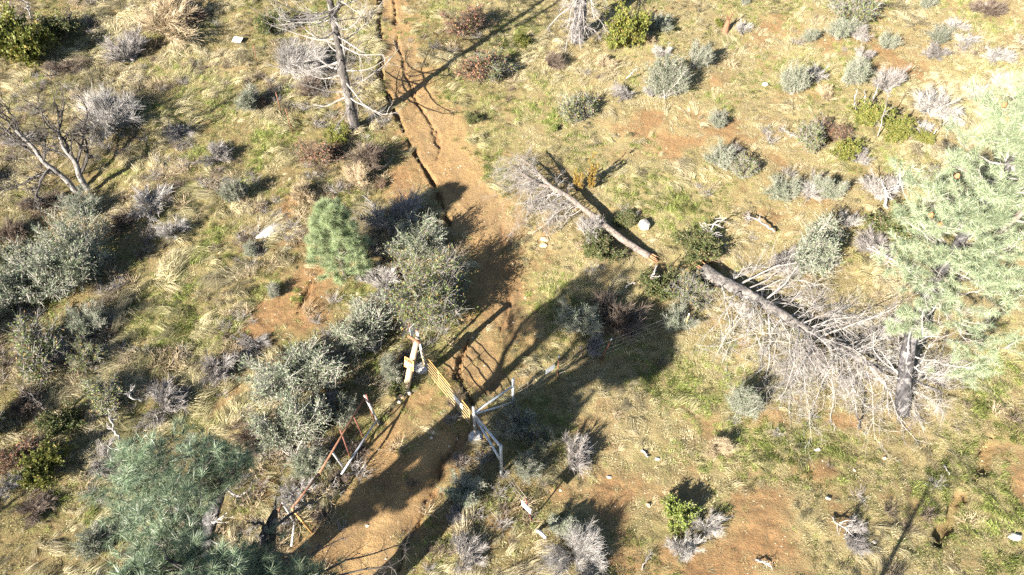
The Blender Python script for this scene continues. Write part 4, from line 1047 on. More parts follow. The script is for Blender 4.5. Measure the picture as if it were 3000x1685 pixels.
for k in range(26):
    i = rg.integers(12, 30); a = -math.pi / 2 + rg.uniform(-1.1, .9); L = rg.uniform(1.2, 2.8)
    pine_branch(P[i], P[i] + np.array([math.cos(a) * L, math.sin(a) * L, L * .35]), .032, rg, t, M['needle_glare'], M['dead_twig'], 13, 3, 38, .32, 1.0, .3, .012)
mb = MB()
for k in range(16):
    i = rg.integers(18, 33); a = rg.uniform(0, 6.28); c = P[i] + np.array([math.cos(a), math.sin(a), .3]) * rg.uniform(.6, 1.5)
    cb = MB(); tubes(cb, np.array([c, c + [0, 0, .07], c + [0, 0, .17], c + [0, 0, .22]])[None], np.array([[.03, .09, .07, .01]]), 7, True)
    obj('cone', cb.mesh('cone', M['needle_brown'], False), t)
for k in range(24):
    i = rg.integers(3, 22); a = rg.uniform(0, 6.28)
    pa = limb_path(P[i], (math.cos(a), math.sin(a), -.1), rg.uniform(1.2, 2.6), 8, rg, .25, (0, 0, .2)); mb = MB(); rad = .03 * np.linspace(1, .25, 8); tubes(mb, pa, rad, 5)
    add_side(mb, pa, rad, rg, 8, .9, .010, 1, .25, (0, 0, .1), .2, .9, 5, 5); obj('dead_branch', mb.mesh('dead_branch', M['pale_twig'], False), t)

# young pine left of the track
rg = np.random.default_rng(71); B = on_ground(1012, 815)
t = thing('young_pine', 'bushy bright green young pine left of the largest leafy shrub', 'tree', B)
me, P, R = trunk_mesh('trunk', [(0, 0, -.2), (-.02, .1, 1.6), (0, .1, 3.2), (.05, .1, 4.7)], [.11, .08, .05, .015], M['pine_bark'], seed=71, n=24); obj('trunk', me, t)
for k in range(74):
    u = .06 + .92 * ((k + .5) / 74) ** .85; f = u * 22.99; i = int(f); a = k * 2.399 + rg.normal(0, .25)
    L = 1.45 * (1 - u) ** .62 * rg.uniform(.75, 1.1) * (1 if u > .2 else .55 + 2.2 * u) + .22
    q = P[i] + np.array([math.cos(a) * L, math.sin(a) * L, L * .45 + .1])
    pine_branch(P[i], q, .016, rg, t, M['needle_young'], M['sage_twig'], 10, 3, 34, .32, 1.05, .2, .010)

# ------------------------------------------------------------------ fallen trunks
def fallen(label, pts, radii, mat, seed, nbr, brange, brL, spread, twigs, tm, forks=(), side_bias=0.0, sub=7, dark_to=0.0):
    rg = np.random.default_rng(seed); W = [G(px, py, h) for px, py, h in pts]; o = W[0].copy(); o[2] = hz(o[0], o[1])
    t = thing('fallen_pine', label, 'fallen tree', o); W = [w - o for w in W]
    me, P, R = trunk_mesh('trunk', W, radii, mat, seed=seed, n=34, rough=.05); obj('trunk', me, t)
    ends = [(P, R)]
    for f in forks:
        F = [G(px, py, h) - o for px, py, h in f[0]]; me, FP, FR = trunk_mesh('fork', F, f[1], mat, seed=seed + 3, n=18); obj('fork', me, t); ends.append((FP, FR))
    mb = MB(); d = P[0] - P[1]; d /= np.linalg.norm(d)
    for k in range(26):
        a = rg.uniform(0, 6.28); s = perp(d, rg) * R[0] * rg.uniform(.1, .95); q = P[0] + s
        tubes(mb, np.array([q - d * .15, q + d * rg.uniform(.1, .55) + rg.normal(0, .05, 3)])[None], np.array([[.05, .01]]), 4)
    obj('splintered_end', mb.mesh('splintered_end', M['split_wood'], False), t)
    for k in range(nbr):
        Pq, Rq = ends[0] if rg.random() < (1 if len(ends) == 1 else .65) else ends[rg.integers(1, len(ends))]
        u = rg.uniform(*brange) if Pq is P else rg.uniform(.1, 1); f = u * (len(Pq) - 1.001); i = int(f); ax = Pq[i + 1] - Pq[i]; ax /= np.linalg.norm(ax)
        side = np.cross(ax, [0, 0, 1.]); side /= np.linalg.norm(side); sg = 1 if rg.random() < .5 + side_bias else -1
        d = ax * rg.uniform(.1, .9) + side * sg * spread * rg.uniform(.5, 1.2) + np.array([0, 0, rg.uniform(-.25, .75) if brL > 4 else rg.uniform(-.6, .12)])
        L = brL * rg.uniform(.4, 1.1) * (1.1 - .45 * u); pa = limb_path(Pq[i], d, L, 9, rg, .16, (0, 0, -.22))
        gz = hgt(pa[:, 0] + o[0], pa[:, 1] + o[1]) - o[2]; pa[:, 2] = np.maximum(pa[:, 2], gz + .04)
        rb = min(Rq[i] * .22, .036) * rg.uniform(.5, 1.1); rad = rb * np.linspace(1, .28, 9); mb = MB(); tubes(mb, pa, rad, 5)
        add_side(mb, pa, rad, rg, twigs, L * .45, .0105, 1, .28, (0, 0, -.05), .12, .8, 5, sub)
        obj('branch', mb.mesh('branch', tm if k % 3 else M['dead_twig'], False), t)
    return t
fallen('fallen forked pine trunk lying beside the track above the white boulder', [(1902, 752, .25), (1830, 705, .45), (1735, 632, .75), (1665, 577, 1.0), (1612, 545, 1.15), (1570, 500, 1.3), (1512, 450, 1.55)],
       [.18, .17, .155, .14, .12, .08, .035], M['log_bark'], 81, 64, (.42, 1.0), 3.3, 1.0, 15, M['dead_twig'],
       [([(1618, 548, 1.15), (1580, 540, 1.2), (1540, 515, 1.25), (1500, 483, 1.3)], [.10, .085, .065, .03])], -.36, 6)
fallen('large fallen pine with a broken orange end and bare branches at the right', [(2060, 792, .35), (2110, 822, .45), (2200, 868, .6), (2300, 928, .75), (2400, 988, .8), (2500, 1045, .8), (2640, 1100, .6), (2760, 1150, .4)],
       [.38, .34, .29, .24, .19, .14, .10, .05], M['log_dark'], 82, 150, (.16, 1.0), 5.6, 1.15, 15, M['pale_twig'],
       [([(2420, 998, .8), (2490, 1020, 1.0), (2580, 1090, .8), (2670, 1130, .5)], [.12, .10, .07, .03]), ([(2330, 945, .8), (2390, 1020, .7), (2400, 1070, .5), (2395, 1110, .3)], [.09, .08, .05, .02])], .0, 7)

# crooked dead limbs and leaning saplings
def dead_limb(label, pts, r, mat, seed, n=6, L=.7, name='dead_limb', cat='dead limb'):
    rg = np.random.default_rng(seed); W = [G(px, py, h) for px, py, h in pts]; o = W[0].copy(); o[2] = hz(o[0], o[1])
    t = thing(name, label, cat, o); P = spline([w - o for w in W], 14); P[1:-1] += rg.normal(0, r * .6, (12, 3)); R = r * np.linspace(1, .3, 14)
    mb = MB(); tubes(mb, P, R, 6, True); obj('stem', mb.mesh('stem', mat, True), t)
    if n:
        mb = MB(); add_side(mb, P, R, rg, n, L, r * .5, 1, .3, (0, 0, .1), .25, .9, 6, 4); obj('twigs', mb.mesh('twigs', mat, False), t)
    return t
dead_limb('crooked white dead limb above the broken end of the large fallen pine', [(2045, 712, .1), (2068, 690, .5), (2085, 672, .8), (2100, 650, 1.1), (2128, 638, 1.3)], .07, M['pale_twig'], 1, 8, .9)
dead_limb('small forked white limb right of the crooked one', [(2070, 690, .6), (2092, 684, .7), (2108, 695, .5)], .045, M['pale_twig'], 2, 4, .5)
dead_limb('short wriggling white stick in the big pine shadow', [(1832, 842, .2), (1845, 832, .35), (1862, 828, .4)], .035, M['pale_twig'], 3, 3, .3)
dead_limb('upright twisted white stem inside the big pine shadow', [(1893, 840, .1), (1894, 825, .5), (1905, 815, .8), (1918, 795, 1.3), (1922, 775, 1.7)], .045, M['pale_twig'], 4, 6, .6)
dead_limb('thin leaning dead sapling between the two olive bushes on the right', [(2570, 402, .0), (2583, 362, 1.0), (2597, 300, 2.6), (2606, 245, 4.0)], .04, M['dead_twig'], 5, 18, .7, 'dead_sapling', 'dead sapling')
dead_limb('short white stub behind the olive bush, leftmost of three', [(2508, 325, .1), (2504, 300, .8), (2512, 262, 1.8)], .06, M['pale_twig'], 6, 2, .4)
dead_limb('short white stub behind the olive bush, middle of three', [(2533, 305, .1), (2536, 285, .7), (2534, 262, 1.4)], .06, M['pale_twig'], 7, 2, .4)
dead_limb('white leaning stub behind the olive bush, rightmost of three', [(2556, 295, .1), (2566, 270, .8), (2572, 245, 1.4)], .055, M['pale_twig'], 8, 3, .4)
dead_limb('twisted white trunk in the dark grey bush left of the big pine', [(2600, 610, .0), (2595, 575, .7), (2612, 560, 1.1), (2632, 540, 1.6), (2640, 520, 2.0)], .10, M['pale_twig'], 9, 10, 1.0)
dead_limb('white bare branch arching left of the big pine', [(2700, 800, .2), (2660, 790, .8), (2600, 750, 1.3), (2540, 728, 1.5)], .06, M['pale_twig'], 10, 16, 1.3)
dead_limb('grey limb lying in the twigs above the large fallen pine', [(2270, 680, .3), (2235, 655, .5), (2205, 636, .6), (2190, 640, .4)], .07, M['dead_twig'], 11, 10, .9)
dead_limb('twisted white limb in the lower left thicket', [(352, 1290, .4), (335, 1260, .8), (322, 1225, 1.2), (318, 1195, 1.5)], .05, M['pale_twig'], 12, 8, .7)
dead_limb('forked white limb over the purple grey bush at lower left', [(420, 1170, .4), (385, 1168, .7), (378, 1150, .9), (398, 1130, 1.1)], .05, M['pale_twig'], 13, 6, .7)
dead_limb('fallen white limb at the upper right corner', [(2888, 8, .3), (2905, 28, .2), (2935, 42, .1)], .09, M['pale_twig'], 14, 4, .6)
dead_limb('grey sticks leaning behind the small yellow green bush', [(2735, 395, .1), (2752, 372, .5), (2775, 352, .9)], .04, M['pale_twig'], 15, 6, .8)
dead_limb('bare grey branch left of the tangled thicket', [(2348, 408, .2), (2320, 395, .5), (2285, 372, .6)], .04, M['pale_twig'], 16, 8, .8)
dead_limb('curved dead limb at the fan of grey sticks, lower right', [(2438, 1515, .1), (2455, 1535, .25), (2490, 1560, .3), (2540, 1600, .1)], .04, M['dead_twig'], 17, 14, .9)
dead_limb('dry twiggy stick on the bare soil at the bottom right', [(1880, 1670, .05), (1895, 1635, .15), (1915, 1615, .2)], .025, M['dead_twig'], 18, 8, .4)
dead_limb('pale stick lying on short grass right of the shaded ground', [(1880, 1318, .06), (1890, 1328, .1), (1903, 1338, .06)], .06, M['pale_twig'], 19, 0)
dead_limb('stick lying right of the bright green bush', [(2115, 1530, .05), (2135, 1518, .1), (2150, 1510, .08)], .03, M['dead_twig'], 20, 1, .2)
dead_limb('small heap of sticks at the bottom on the eroded soil', [(2215, 1640, .05), (2235, 1648, .15), (2262, 1662, .1)], .035, M['pale_twig'], 21, 7, .5)
dead_limb('dead spiky shoot in front of the fallen pine crown', [(2520, 1255, .0), (2515, 1225, .6), (2495, 1195, 1.1)], .05, M['dark_branch'], 22, 4, .5)
dead_limb('white stick lying in the grass at the right', [(2765, 1362, .05), (2775, 1378, .12), (2785, 1395, .05)], .035, M['pale_twig'], 23, 0)
dead_limb('short bent branch lying left of the track by the bank', [(1120, 495, .1), (1140, 475, .25), (1158, 455, .3)], .03, M['dead_twig'], 24, 5, .5)
dead_limb('white arched stick above the bleached bush at upper middle', [(1832, 235, .1), (1850, 215, .7), (1868, 198, .9)], .035, M['pale_twig'], 25, 8, .4)
dead_limb('dark bare limb in the lower left thicket', [(140, 1225, .3), (120, 1185, .9), (95, 1160, 1.3), (60, 1140, 1.4)], .06, M['dark_branch'], 26, 8, .8)
dead_limb('bare stem standing behind the corner scrub oak', [(200, 70, .1), (208, 45, .9), (198, 15, 1.9)], .07, M['dark_branch'], 27, 8, .9)
dead_limb('pale bare stem rising from the corner scrub oak', [(95, 55, .8), (82, 25, 1.8), (75, 5, 2.4)], .06, M['pale_twig'], 28, 8, .8)

# trees that stand outside the frame and throw shadows into it
rg = np.random.default_rng(91)
for (x, y, hgt_, sd, lab) in [(-25.5, 6.0, 6.0, 93, 'bare dark tree standing past the lower left of the view'), (-31.0, 14.0, 5.5, 94, 'bare dark tree standing past the left of the view')]:
    b = (x, y, hz(x, y))
    dead_pine('dead_tree', lab, b, hgt_, .17, (.2, .3), sd, 34, 1.9, 13, M['dead_bark'], M['brown_twig'], .45, None, .3, 7, .2)

S_ = G(2712, 1440); h_ = 7.4; B = S_ + sund * (h_ / sund[2]); B = np.array([B[0], B[1], hz(B[0], B[1])])
t = thing('slender_pine', 'slender grey pine standing out of view below the bottom right', 'tree', B)
me, P, R = trunk_mesh('trunk', [(0, 0, -.2), (.05, .05, 2.5), (0, .1, 5.2), (.05, 0, 8.2)], [.17, .14, .10, .03], M['pine_bark'], seed=95, n=22); obj('trunk', me, t)
for k in range(15):
    i = rg.integers(13, 22); a = k * 2.399; L = rg.uniform(.3, 1.0)
    pine_branch(P[i], P[i] + np.array([math.cos(a) * L, math.sin(a) * L, .5 * L]), .03, rg, t, M['needle'], M['pine_bark'], 6, 1, 14, .2, .8)

# ------------------------------------------------------------------ gate, braces, fences, signs
def pipe(name, parent, a, b, r, mat, sides=10, pts=None):
    mb = MB(); P = np.array(pts if pts is not None else [a, b], float); tubes(mb, P[None], np.full((1, len(P)), r), sides, True)
    return obj(name, mb.mesh(name, mat, True), parent)
def plate(name, c, u, v, wdt, hgt_, mat, label, th=.012, cat='sign', bend=0):
    """flat sign: centre c, u = width direction, v = height direction"""
    u = np.array(u, float); u /= np.linalg.norm(u); v = np.array(v, float); v -= u * (u @ v); v /= np.linalg.norm(v); n = np.cross(u, v)
    o = thing(name, label, cat, c); mb = MB(); nu = 9; nv = 7
    gu = np.linspace(-.5, .5, nu); gv = np.linspace(-.5, .5, nv); V = []
    for s in (.5, -.5):
        for b in gv:
            for a in gu: V.append(u * a * wdt + v * b * hgt_ + n * (s * th + bend * (a * a + .6 * a * b)))
    k = nu * nv; Q = []
    for j in range(nv - 1):
        for i in range(nu - 1):
            q = j * nu + i; Q.append((q, q + 1, q + nu + 1, q + nu)); Q.append((k + q, k + q + nu, k + q + nu + 1, k + q + 1))
    for i in range(nu - 1): Q.append((i + 1, i, k + i, k + i + 1)); q = (nv - 1) * nu + i; Q.append((q, q + 1, k + q + 1, k + q))
    for j in range(nv - 1): q = j * nu; Q.append((q, q + nu, k + q + nu, k + q)); q += nu - 1; Q.append((q + nu, q, k + q, k + q + nu))
    mb.add(V, Q); obj('panel', mb.mesh('panel', mat, False), o)
    return o, u, v, n
def lettering(parent, text, size, pos, u, v, n, mat, name='lettering', width=None):
    fd = bpy.data.curves.new(name, 'FONT'); fd.body = text; fd.size = size; fd.align_x = 'CENTER'; fd.align_y = 'CENTER'; fd.extrude = .002; fd.offset = size * .03
    fo = bpy.data.objects.new(name, fd); COL.objects.link(fo); bpy.context.view_layer.update()
    me = bpy.data.meshes.new_from_object(fo.evaluated_get(bpy.context.evaluated_depsgraph_get())); bpy.data.objects.remove(fo)
    sx = 1.0
    if width:
        xsv = [q.co.x for q in me.vertices]; sx = width / (max(xsv) - min(xsv))
    for q in me.vertices: q.co = Vector(np.array(pos) + u * q.co.x * sx + v * q.co.y + n * (q.co.z))
    me.materials.clear(); me.materials.append(mat); me.name = name
    return obj(name, me, parent)

# yellow tube gate
A = on_ground(1243, 1082); Bq = on_ground(1378, 1246)
gd = Bq[:2] - A[:2]; GL = np.linalg.norm(gd); gd3 = np.array([gd[0] / GL, gd[1] / GL, (Bq[2] - A[2]) / GL])
t = thing('tube_gate', 'yellow tube gate standing half open across the dirt track', 'gate', A)
def gp(s, h): return np.array([gd3[0] * s, gd3[1] * s, gd3[2] * s + h])
hs = [.14, .40, .66, .90, 1.14, 1.38]
for i, h in enumerate(hs): pipe('rail', t, gp(0.03, h), gp(GL - .03, h), .021 if i else .024, M['yellow_rust'] if i in (5,) else M['yellow'])
for k, s in enumerate((0, GL * .36, GL * .70, GL)): pipe('stile', t, gp(s, .12), gp(s, 1.40), .021 if k in (0, 3) else .017, M['yellow'])
gate_z = np.array([0, 0, 1.])
gn = np.cross(gd3, gate_z); gn /= np.linalg.norm(gn)
c = A + gp(GL * .79, .98) + gn * .045
o, u, v, n = plate('gate_sign', c, gd3, gate_z, .62, .40, M['white'], 'white blank looking sign wired to the yellow gate', bend=.02)

# wooden post with crossbar and the posted sign
base = on_ground(1183, 1146); sh = G(1430, 890); hP = np.linalg.norm(sh[:2] - base[:2]) * math.tan(SUN_EL)
hP = float(np.clip(hP, 2.3, 3.0)); top = G(1224, 990, hP)
t = thing('wooden_post', 'thick leaning wooden post left of the yellow gate', 'post', base)
mb = MB(); P = spline([np.array([0, 0, -.3]), (top - base) * .5 + np.array([.03, 0, 0]), top - base], 12); tubes(mb, P[None], np.linspace(.165, .125, 12)[None] * (1 + .03 * np.random.default_rng(2).normal(size=12)), 14, True)
obj('pole', mb.mesh('pole', M['post_wood'], True), t)
c1 = G(1195, 984, hP + .02) - base; c2 = G(1224, 1001, hP - .02) - base
pipe('crossbar', t, c1, c2 + (c2 - c1) * .2, .06, M['rust'])
axd = (top - base) / np.linalg.norm(top - base)
o_c = base + (top - base) * .55; toc = CAMP - o_c; toc /= np.linalg.norm(toc)
uu = np.cross(axd, np.array([-.656, -.755, .3])); uu = -uu / np.linalg.norm(uu)
if uu[0] < 0: uu = -uu
nn_ = np.cross(uu, axd); sgn = 1 if nn_ @ toc > 0 else -1
q = G(1215, 1049, 1.45)
fc = base + (top - base) * .56 + nn_ * sgn * .16
ud = uu * .95 + axd * .22
o, u, v, n = plate('posted_sign', fc + uu * .03, ud, axd, .56, .50, M['orange'], 'orange POSTED sign nailed to the leaning wooden post', bend=.05)
fs = 1 if n @ toc > 0 else -1
lettering(o, 'POSTED', .17, v * .14 + n * fs * .030, u, v, n * fs, M['ink'], width=.47)
rg = np.random.default_rng(8)
for j, wd_ in enumerate((.34, .40, .30)):
    mb = MB(); cpos = v * (-.0 - j * .05) + n * fs * .022; L_ = wd_ * .5
    mb.add([cpos - u * L_ - v * .008, cpos + u * L_ - v * .008, cpos + u * L_ + v * .008, cpos - u * L_ + v * .008], [(0, 1, 2, 3)])

# white latch post of the gate
b = on_ground(1247, 1078); tpp = G(1221, 968, 2.35)
t = thing('latch_post', 'white and rust steel latch post behind the wooden post', 'post', b)
d = tpp - b; d[0] *= 1; pipe('pipe', t, np.array([0, 0, -.2]), d, .055, M['white_post'])
pipe('clamp', t, d * .70 - d * .02, d * .70 + d * .02, .085, M['rust']); pipe('cap', t, d * .985, d * 1.01, .062, M['rust'])
# red post with white placard edge-on
b = on_ground(1222, 1045); t = thing('steel_post', 'red steel post behind the top of the wooden post', 'fence post', b)
tq = G(1197, 948, 1.9) - b; pipe('shaft', t, np.array([0, 0, -.2]), tq, .028, M['rust_red'])
plate('white_placard', b + tq * .82 + np.array([.12, -.05, 0]), (.55, .8, 0), (0, 0, 1), .35, .62, M['white'], 'white placard seen nearly edge on beside the wooden post')

# corner brace with pipes right of the gate
C0 = on_ground(1393, 1276); P1 = on_ground(1503, 1193); P2 = on_ground(1469, 1393)
t = thing('pipe_brace', 'grey pipe corner brace with two arms right of the gate', 'fence', C0)
hc, h1, h2 = 2.3, 2.1, 2.25
pipe('corner_post', t, (0, 0, -.2), (0, 0, hc), .062, M['galv_dull'])
q1 = P1 - C0; q2 = P2 - C0
pipe('post', t, q1 + [0, 0, -.2], q1 + [0, 0, h1 + .05], .062, M['galv']); pipe('post', t, q2 + [0, 0, -.2], q2 + [0, 0, h2 + .1], .062, M['galv'])
pipe('rail', t, (0, 0, hc - .42), q1 + [0, 0, h1 - .45], .050, M['galv'])
m = q1 * .52 + np.array([0, 0, 1.05]); pipe('rail', t, 0, 0, .042, M['galv'], pts=[np.array([0, 0, hc - .5]), m * .5 + np.array([0, 0, (hc - .5) * .5]), m, q1 + [0, 0, .45]])
pipe('rail', t, (0, 0, hc - .52), q2 + [0, 0, h2 + .02], .050, M['galv']); pipe('rail', t, (0, 0, hc - .62), q2 + [0, 0, 1.15], .050, M['galv'])
mb = MB(); rgc = np.random.default_rng(4)
tubes(mb, np.array([(0, 0, -.1), (0, 0, .06), (0, 0, .16)])[None], np.array([[.34, .31, .2]]), 9, True)
obj('footing', mb.mesh('footing', M['concrete'], False), t)

# wire fence running right from the brace
t = thing('wire_fence', 'low wire fence with rusty posts running right of the brace', 'fence', P1)
TP = [P1 + [0, 0, 0], on_ground(1632, 1108), on_ground(1759, 1056), on_ground(2008, 956)]
for k, (bpx, tpx, h, mt) in enumerate([((1632, 1110), (1637, 1048), 1.5, 'rust'), ((1759, 1057), (1790, 997), 1.5, 'rust_red'), ((1712, 1050), (1702, 1020), .9, 'rust_red'), ((2008, 958), (2018, 922), 1.3, 'yellow')]):
    bb = on_ground(*bpx); tt = G(*tpx, h); pipe('post', t, bb - P1 + [0, 0, -.2], tt - P1, .032, M[mt], 6)
    pipe('post_tip', t, tt - P1, tt - P1 + (tt - bb) * .07, .033, M['white'], 6)
for h in (.35, .65, .95, 1.25):
    for a, b_ in zip(TP[:-1], TP[1:]):
        pipe('wire', t, 0, 0, .007, M['wire'], 4, [a - P1 + [0, 0, h], (a + b_) / 2 - P1 + [0, 0, h - .03], b_ - P1 + [0, 0, h]])
    pipe('wire', t, C0 - P1 + [0, 0, h], np.array([0, 0, h]), .007, M['wire'], 4)
for s in (.32, .45):
    q = TP[0] * (1 - s) + TP[1] * s - P1; pipe('dropper', t, q + [0, 0, .2], q + [0, 0, 1.3], .008, M['wire'], 4)
dn = TP[1] - P1; plate('fence_sign', P1 + dn * .82 + np.array([0, 0, 1.12]), dn, (0, 0, 1), .5, .34, M['grey_sign'], 'grey white sign tied to the wire fence left of a rusty post')

# wire fence continuing toward the bottom with its sign post
S0 = on_ground(1559, 1524); st_ = G(1540, 1462, 1.75)
t = thing('wire_strand', 'loose wire strands from the lower brace post to the sign post', 'fence wire', P2)
for h in (.5, .9, 1.3):
    pipe('wire', t, 0, 0, .007, M['wire'], 4, [np.array([0, 0, h]), (S0 - P2) * .5 + np.array([0, 0, h - .25]), S0 - P2 + np.array([0, 0, h])])
t = thing('sign_post', 'red steel post carrying the white sign near the bottom', 'fence post', S0)
pipe('shaft', t, np.array([0, 0, -.2]), st_ - S0, .03, M['rust_red'], 6)
pc = S0 + (st_ - S0) * .72
plate('white_sign', pc + np.array([-.05, -.08, 0]), (.62, -.66, 0), (0, 0, 1), .50, .38, M['grey_sign'], 'white sign on the red steel post near the bottom')  # white sign given the grey face, its shade put into the colour
b = on_ground(1570, 1543); tt = G(1597, 1574, 1.25)
t = thing('leaning_stake', 'weathered grey stake leaning beside the white sign', 'post', b)
mb = MB(); tubes(mb, np.array([[0, 0, -.2], (tt - b) * .5, tt - b])[None], np.array([[.075, .07, .06]]), 8, True); obj('stake', mb.mesh('stake', M['grey_wood'], True), t)

# pipe fence left of the lower track
fa = on_ground(1113, 1242); t = thing('pipe_fence', 'old rusty and grey pipe fence left of the lower track', 'fence', fa)
def rel(px, py, h=0.0):
    g = G(px, py, h); return g - fa
ta = rel(1068, 1165, 1.5); tm_ = rel(935, 1387, 1.5); te = rel(855, 1490, 1.5)
pipe('top_rail', t, ta, tm_, .042, M['rust']); pipe('top_rail', t, tm_ + (te - tm_) * .01, te, .04, M['rust'])
pipe('lower_rail', t, rel(1105, 1228, .22), rel(1000, 1390, .22), .045, M['galv'])
for (bp, tp_, h, mt, r) in [((1113, 1242), (1068, 1158), 1.6, 'galv_dull', .055), ((1011, 1374), (972, 1322), 1.5, 'galv_dull', .045), ((1097, 1236), (1073, 1156), 1.7, 'rust_red', .03), ((1064, 1278), (1037, 1222), 1.4, 'rust_red', .03), ((1027, 1342), (996, 1258), 1.7, 'rust_red', .03)]:
    pipe('post', t, rel(*bp) + [0, 0, -.2], rel(tp_[0], tp_[1], h), r, M[mt])
pipe('end_post', t, rel(863, 1530) + [0, 0, -.2], rel(828, 1473, 1.5), .045, M['galv_dull'])
pipe('end_rail', t, rel(806, 1512, 1.4), rel(828, 1476, 1.45), .045, M['rust'])
pipe('brace', t, te, rel(912, 1557) + [0, 0, -.1], .045, M['yellow_rust'])
pipe('end_rail', t, rel(797, 1537, .5), rel(862, 1528, .15), .038, M['galv_dull']); pipe('end_rail', t, rel(863, 1529, .15), rel(854, 1600, .1), .042, M['white_post'])
for h in (.5, .8, 1.1): pipe('wire', t, rel(1090, 1205, h), rel(920, 1450, h), .007, M['wire'], 4)

# old rusty posts of a vanished fence, upper left
for (bp, tp_, h, lab) in [((858, 392), (836, 318), 2.1, 'thin rusty post standing in the grass left of the dead pine, lower of two'), ((824, 330), (808, 272), 1.7, 'thin rusty post in the grass, upper of two left of the dead pine'), ((752, 182), (742, 132), 1.7, 'thin dark post beside the large grey bush at the top'), ((978, 640), (978, 575), 1.5, 'thin rusty rod standing behind the top of the young pine')]:
    b = on_ground(*bp); t = thing('rusty_post', lab, 'fence post', b); pipe('shaft', t, np.array([0, 0, -.2]), G(*tp_, h) - b, .028, M['rust'], 6)
    pipe('tip', t, G(*tp_, h) - b, (G(*tp_, h) - b) * 1.03, .029, M['rust_red'], 6)

# rusty stump
b = on_ground(2124, 92); t = thing('stump', 'rust coloured rotten stump near the top centre right', 'stump', b)
mb = MB(); rg = np.random.default_rng(6); P = np.array([(0, 0, -.2), (.05, .1, .35), (.10, .16, .6), (.13, .2, .85)]); tubes(mb, P[None], np.array([[.24, .19, .15, .06]]), 9, True); obj('trunk', mb.mesh('trunk', M['rust'], False), t)
mb = MB(); 
for k in range(8): 
    a = rg.uniform(0, 6.28); tubes(mb, np.array([P[2], P[3] + np.array([math.cos(a) * .2, math.sin(a) * .2, rg.uniform(.1, .6)])])[None], np.array([[.05, .01]]), 4)
obj('splinters', mb.mesh('splinters', M['rust'], False), t)

# ------------------------------------------------------------------ rocks
def rock(px, py, wpx, mat, label, seed, fl=.65, ar=1.25, name='rock', rz=0.0):
    rg = np.random.default_rng(seed); g = G(px, py); r = wpx / 2 / ppm(g); z = hz(g[0], g[1])
    nu, nv = 18, 11; V = [(0, 0, -1.)]; dirs = rg.normal(size=(16, 3)); dirs /= np.linalg.norm(dirs, axis=1, keepdims=True); off = rg.uniform(.62, .95, 16)
    P = []
    for j in range(nv):
        ph = -math.pi / 2 + math.pi * (j + .5) / nv
        for i in range(nu): P.append((math.cos(ph) * math.cos(2 * math.pi * i / nu), math.cos(ph) * math.sin(2 * math.pi * i / nu), math.sin(ph)))
    P = np.array(P + [(0, 0, -1), (0, 0, 1)]); dd = P @ dirs.T
    sc = np.min(np.where(dd > .05, off[None] / np.maximum(dd, .05), 9), axis=1); sc = np.minimum(sc, 1.05) * (1 + rg.normal(0, .012, len(P)))
    V = P * sc[:, None] * np.array([r * ar ** .5, r / ar ** .5, r * fl])
    k = np.arange(nu * nv).reshape(nv, nu); nx = np.roll(k, -1, 1); Q = np.stack([k[:-1], nx[:-1], nx[1:], k[1:]], -1).reshape(-1, 4)
    s0, s1 = nu * nv, nu * nv + 1; T = [(s0, nx[0, i], k[0, i]) for i in range(nu)] + [(s1, k[-1, i], nx[-1, i]) for i in range(nu)]
    mb = MB(); mb.add(V, Q, T); o = obj(name, mb.mesh(name, mat, False)); o.location = (g[0], g[1], z + r * fl * .35); o.rotation_euler = (0, 0, rz)
    o['label'] = label; o['category'] = 'rock'; return o
rock(1887, 668, 40, M['rock_white'], 'bright white boulder right of the upper fallen trunk', 1, .95, 1.1)
rock(798, 678, 76, M['rock_grey'], 'flat grey slab of rock left of the young pine', 2, .28, 2.0, 'slab', .55)
rock(1237, 1083, 52, M['concrete'], 'grey boulder at the latch end of the yellow gate', 3, .55, 1.3, rz=.6)
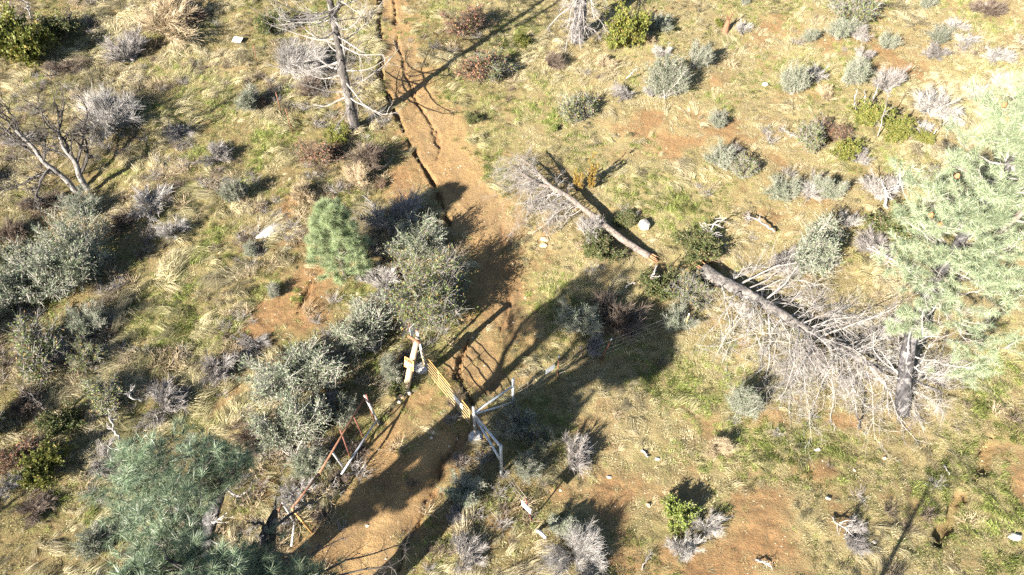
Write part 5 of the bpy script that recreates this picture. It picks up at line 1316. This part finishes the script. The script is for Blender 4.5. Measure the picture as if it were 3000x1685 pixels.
rock(1172, 1163, 24, M['rock_tan'], 'round tan stone at the foot of the wooden post', 4, .9, 1.1)
rock(1196, 1152, 17, M['rock_white'], 'small white stone right of the round tan stone by the post', 5, .8, 1.2)
rock(1168, 1176, 15, M['rock_white'], 'small white stone below the round tan stone by the post', 6, .8, 1.3)
rock(1384, 1284, 26, M['rock_grey'], 'grey stone at the foot of the corner brace post', 7, .6, 1.3)
rock(1595, 702, 26, M['rock_tan'], 'orange tan stone at the edge of the fallen forked pine twigs', 8, .6, 1.3)
rock(1592, 718, 20, M['rock_tan'], 'smaller orange stone below the orange tan one', 9, .6, 1.4)
rock(2427, 1460, 14, M['rock_white'], 'small white stone on the short grass at lower right', 10, .8, 1.3)
rock(1785, 1397, 15, M['rock_white'], 'pale stone on bare soil right of the shaded signs', 11, .6, 1.5)
rock(1900, 1480, 15, M['rock_tan'], 'tan clod left of the bright green bush', 12, .8, 1.1)
rock(2592, 1343, 13, M['rock_tan'], 'small brown stone in the right meadow', 13, .8, 1.2)
rock(1926, 1345, 14, M['rock_grey'], 'grey stone beside the pale stick on the grass', 14, .6, 1.8)
rock(1270, 1266, 12, M['rock_white'], 'small pale stone on the track below the gate', 15, .8, 1.1)
rock(1264, 1280, 10, M['rock_white'], 'tiny pale stone below the small one on the track', 16, .8, 1.2)
rock(2560, 1590, 14, M['rock_white'], 'white stone near the fan of grey sticks', 17, .6, 1.3)
rock(2395, 1317, 16, M['rock_white'], 'flat white stone in the grass below the fallen pine', 18, .4, 1.6)
rock(2250, 118, 16, M['rock_tan'], 'tan stone on the bare slope near the top right', 19, .6, 1.3)
rock(2240, 252, 22, M['rock_white'], 'pale cream stone left of the egg shaped sage', 20, .6, 1.4)
rock(2975, 1575, 40, M['rock_grey'], 'grey flat stone at the lower right edge', 21, .4, 1.5)
o, u, v, n = plate('white_sheet', on_ground(697, 121) + np.array([0, 0, .18]), (.9, -.35, .1), (.3, .8, .35), .72, .42, M['white'], 'white metal sheet lying in tall grass at the upper left', cat='sheet')
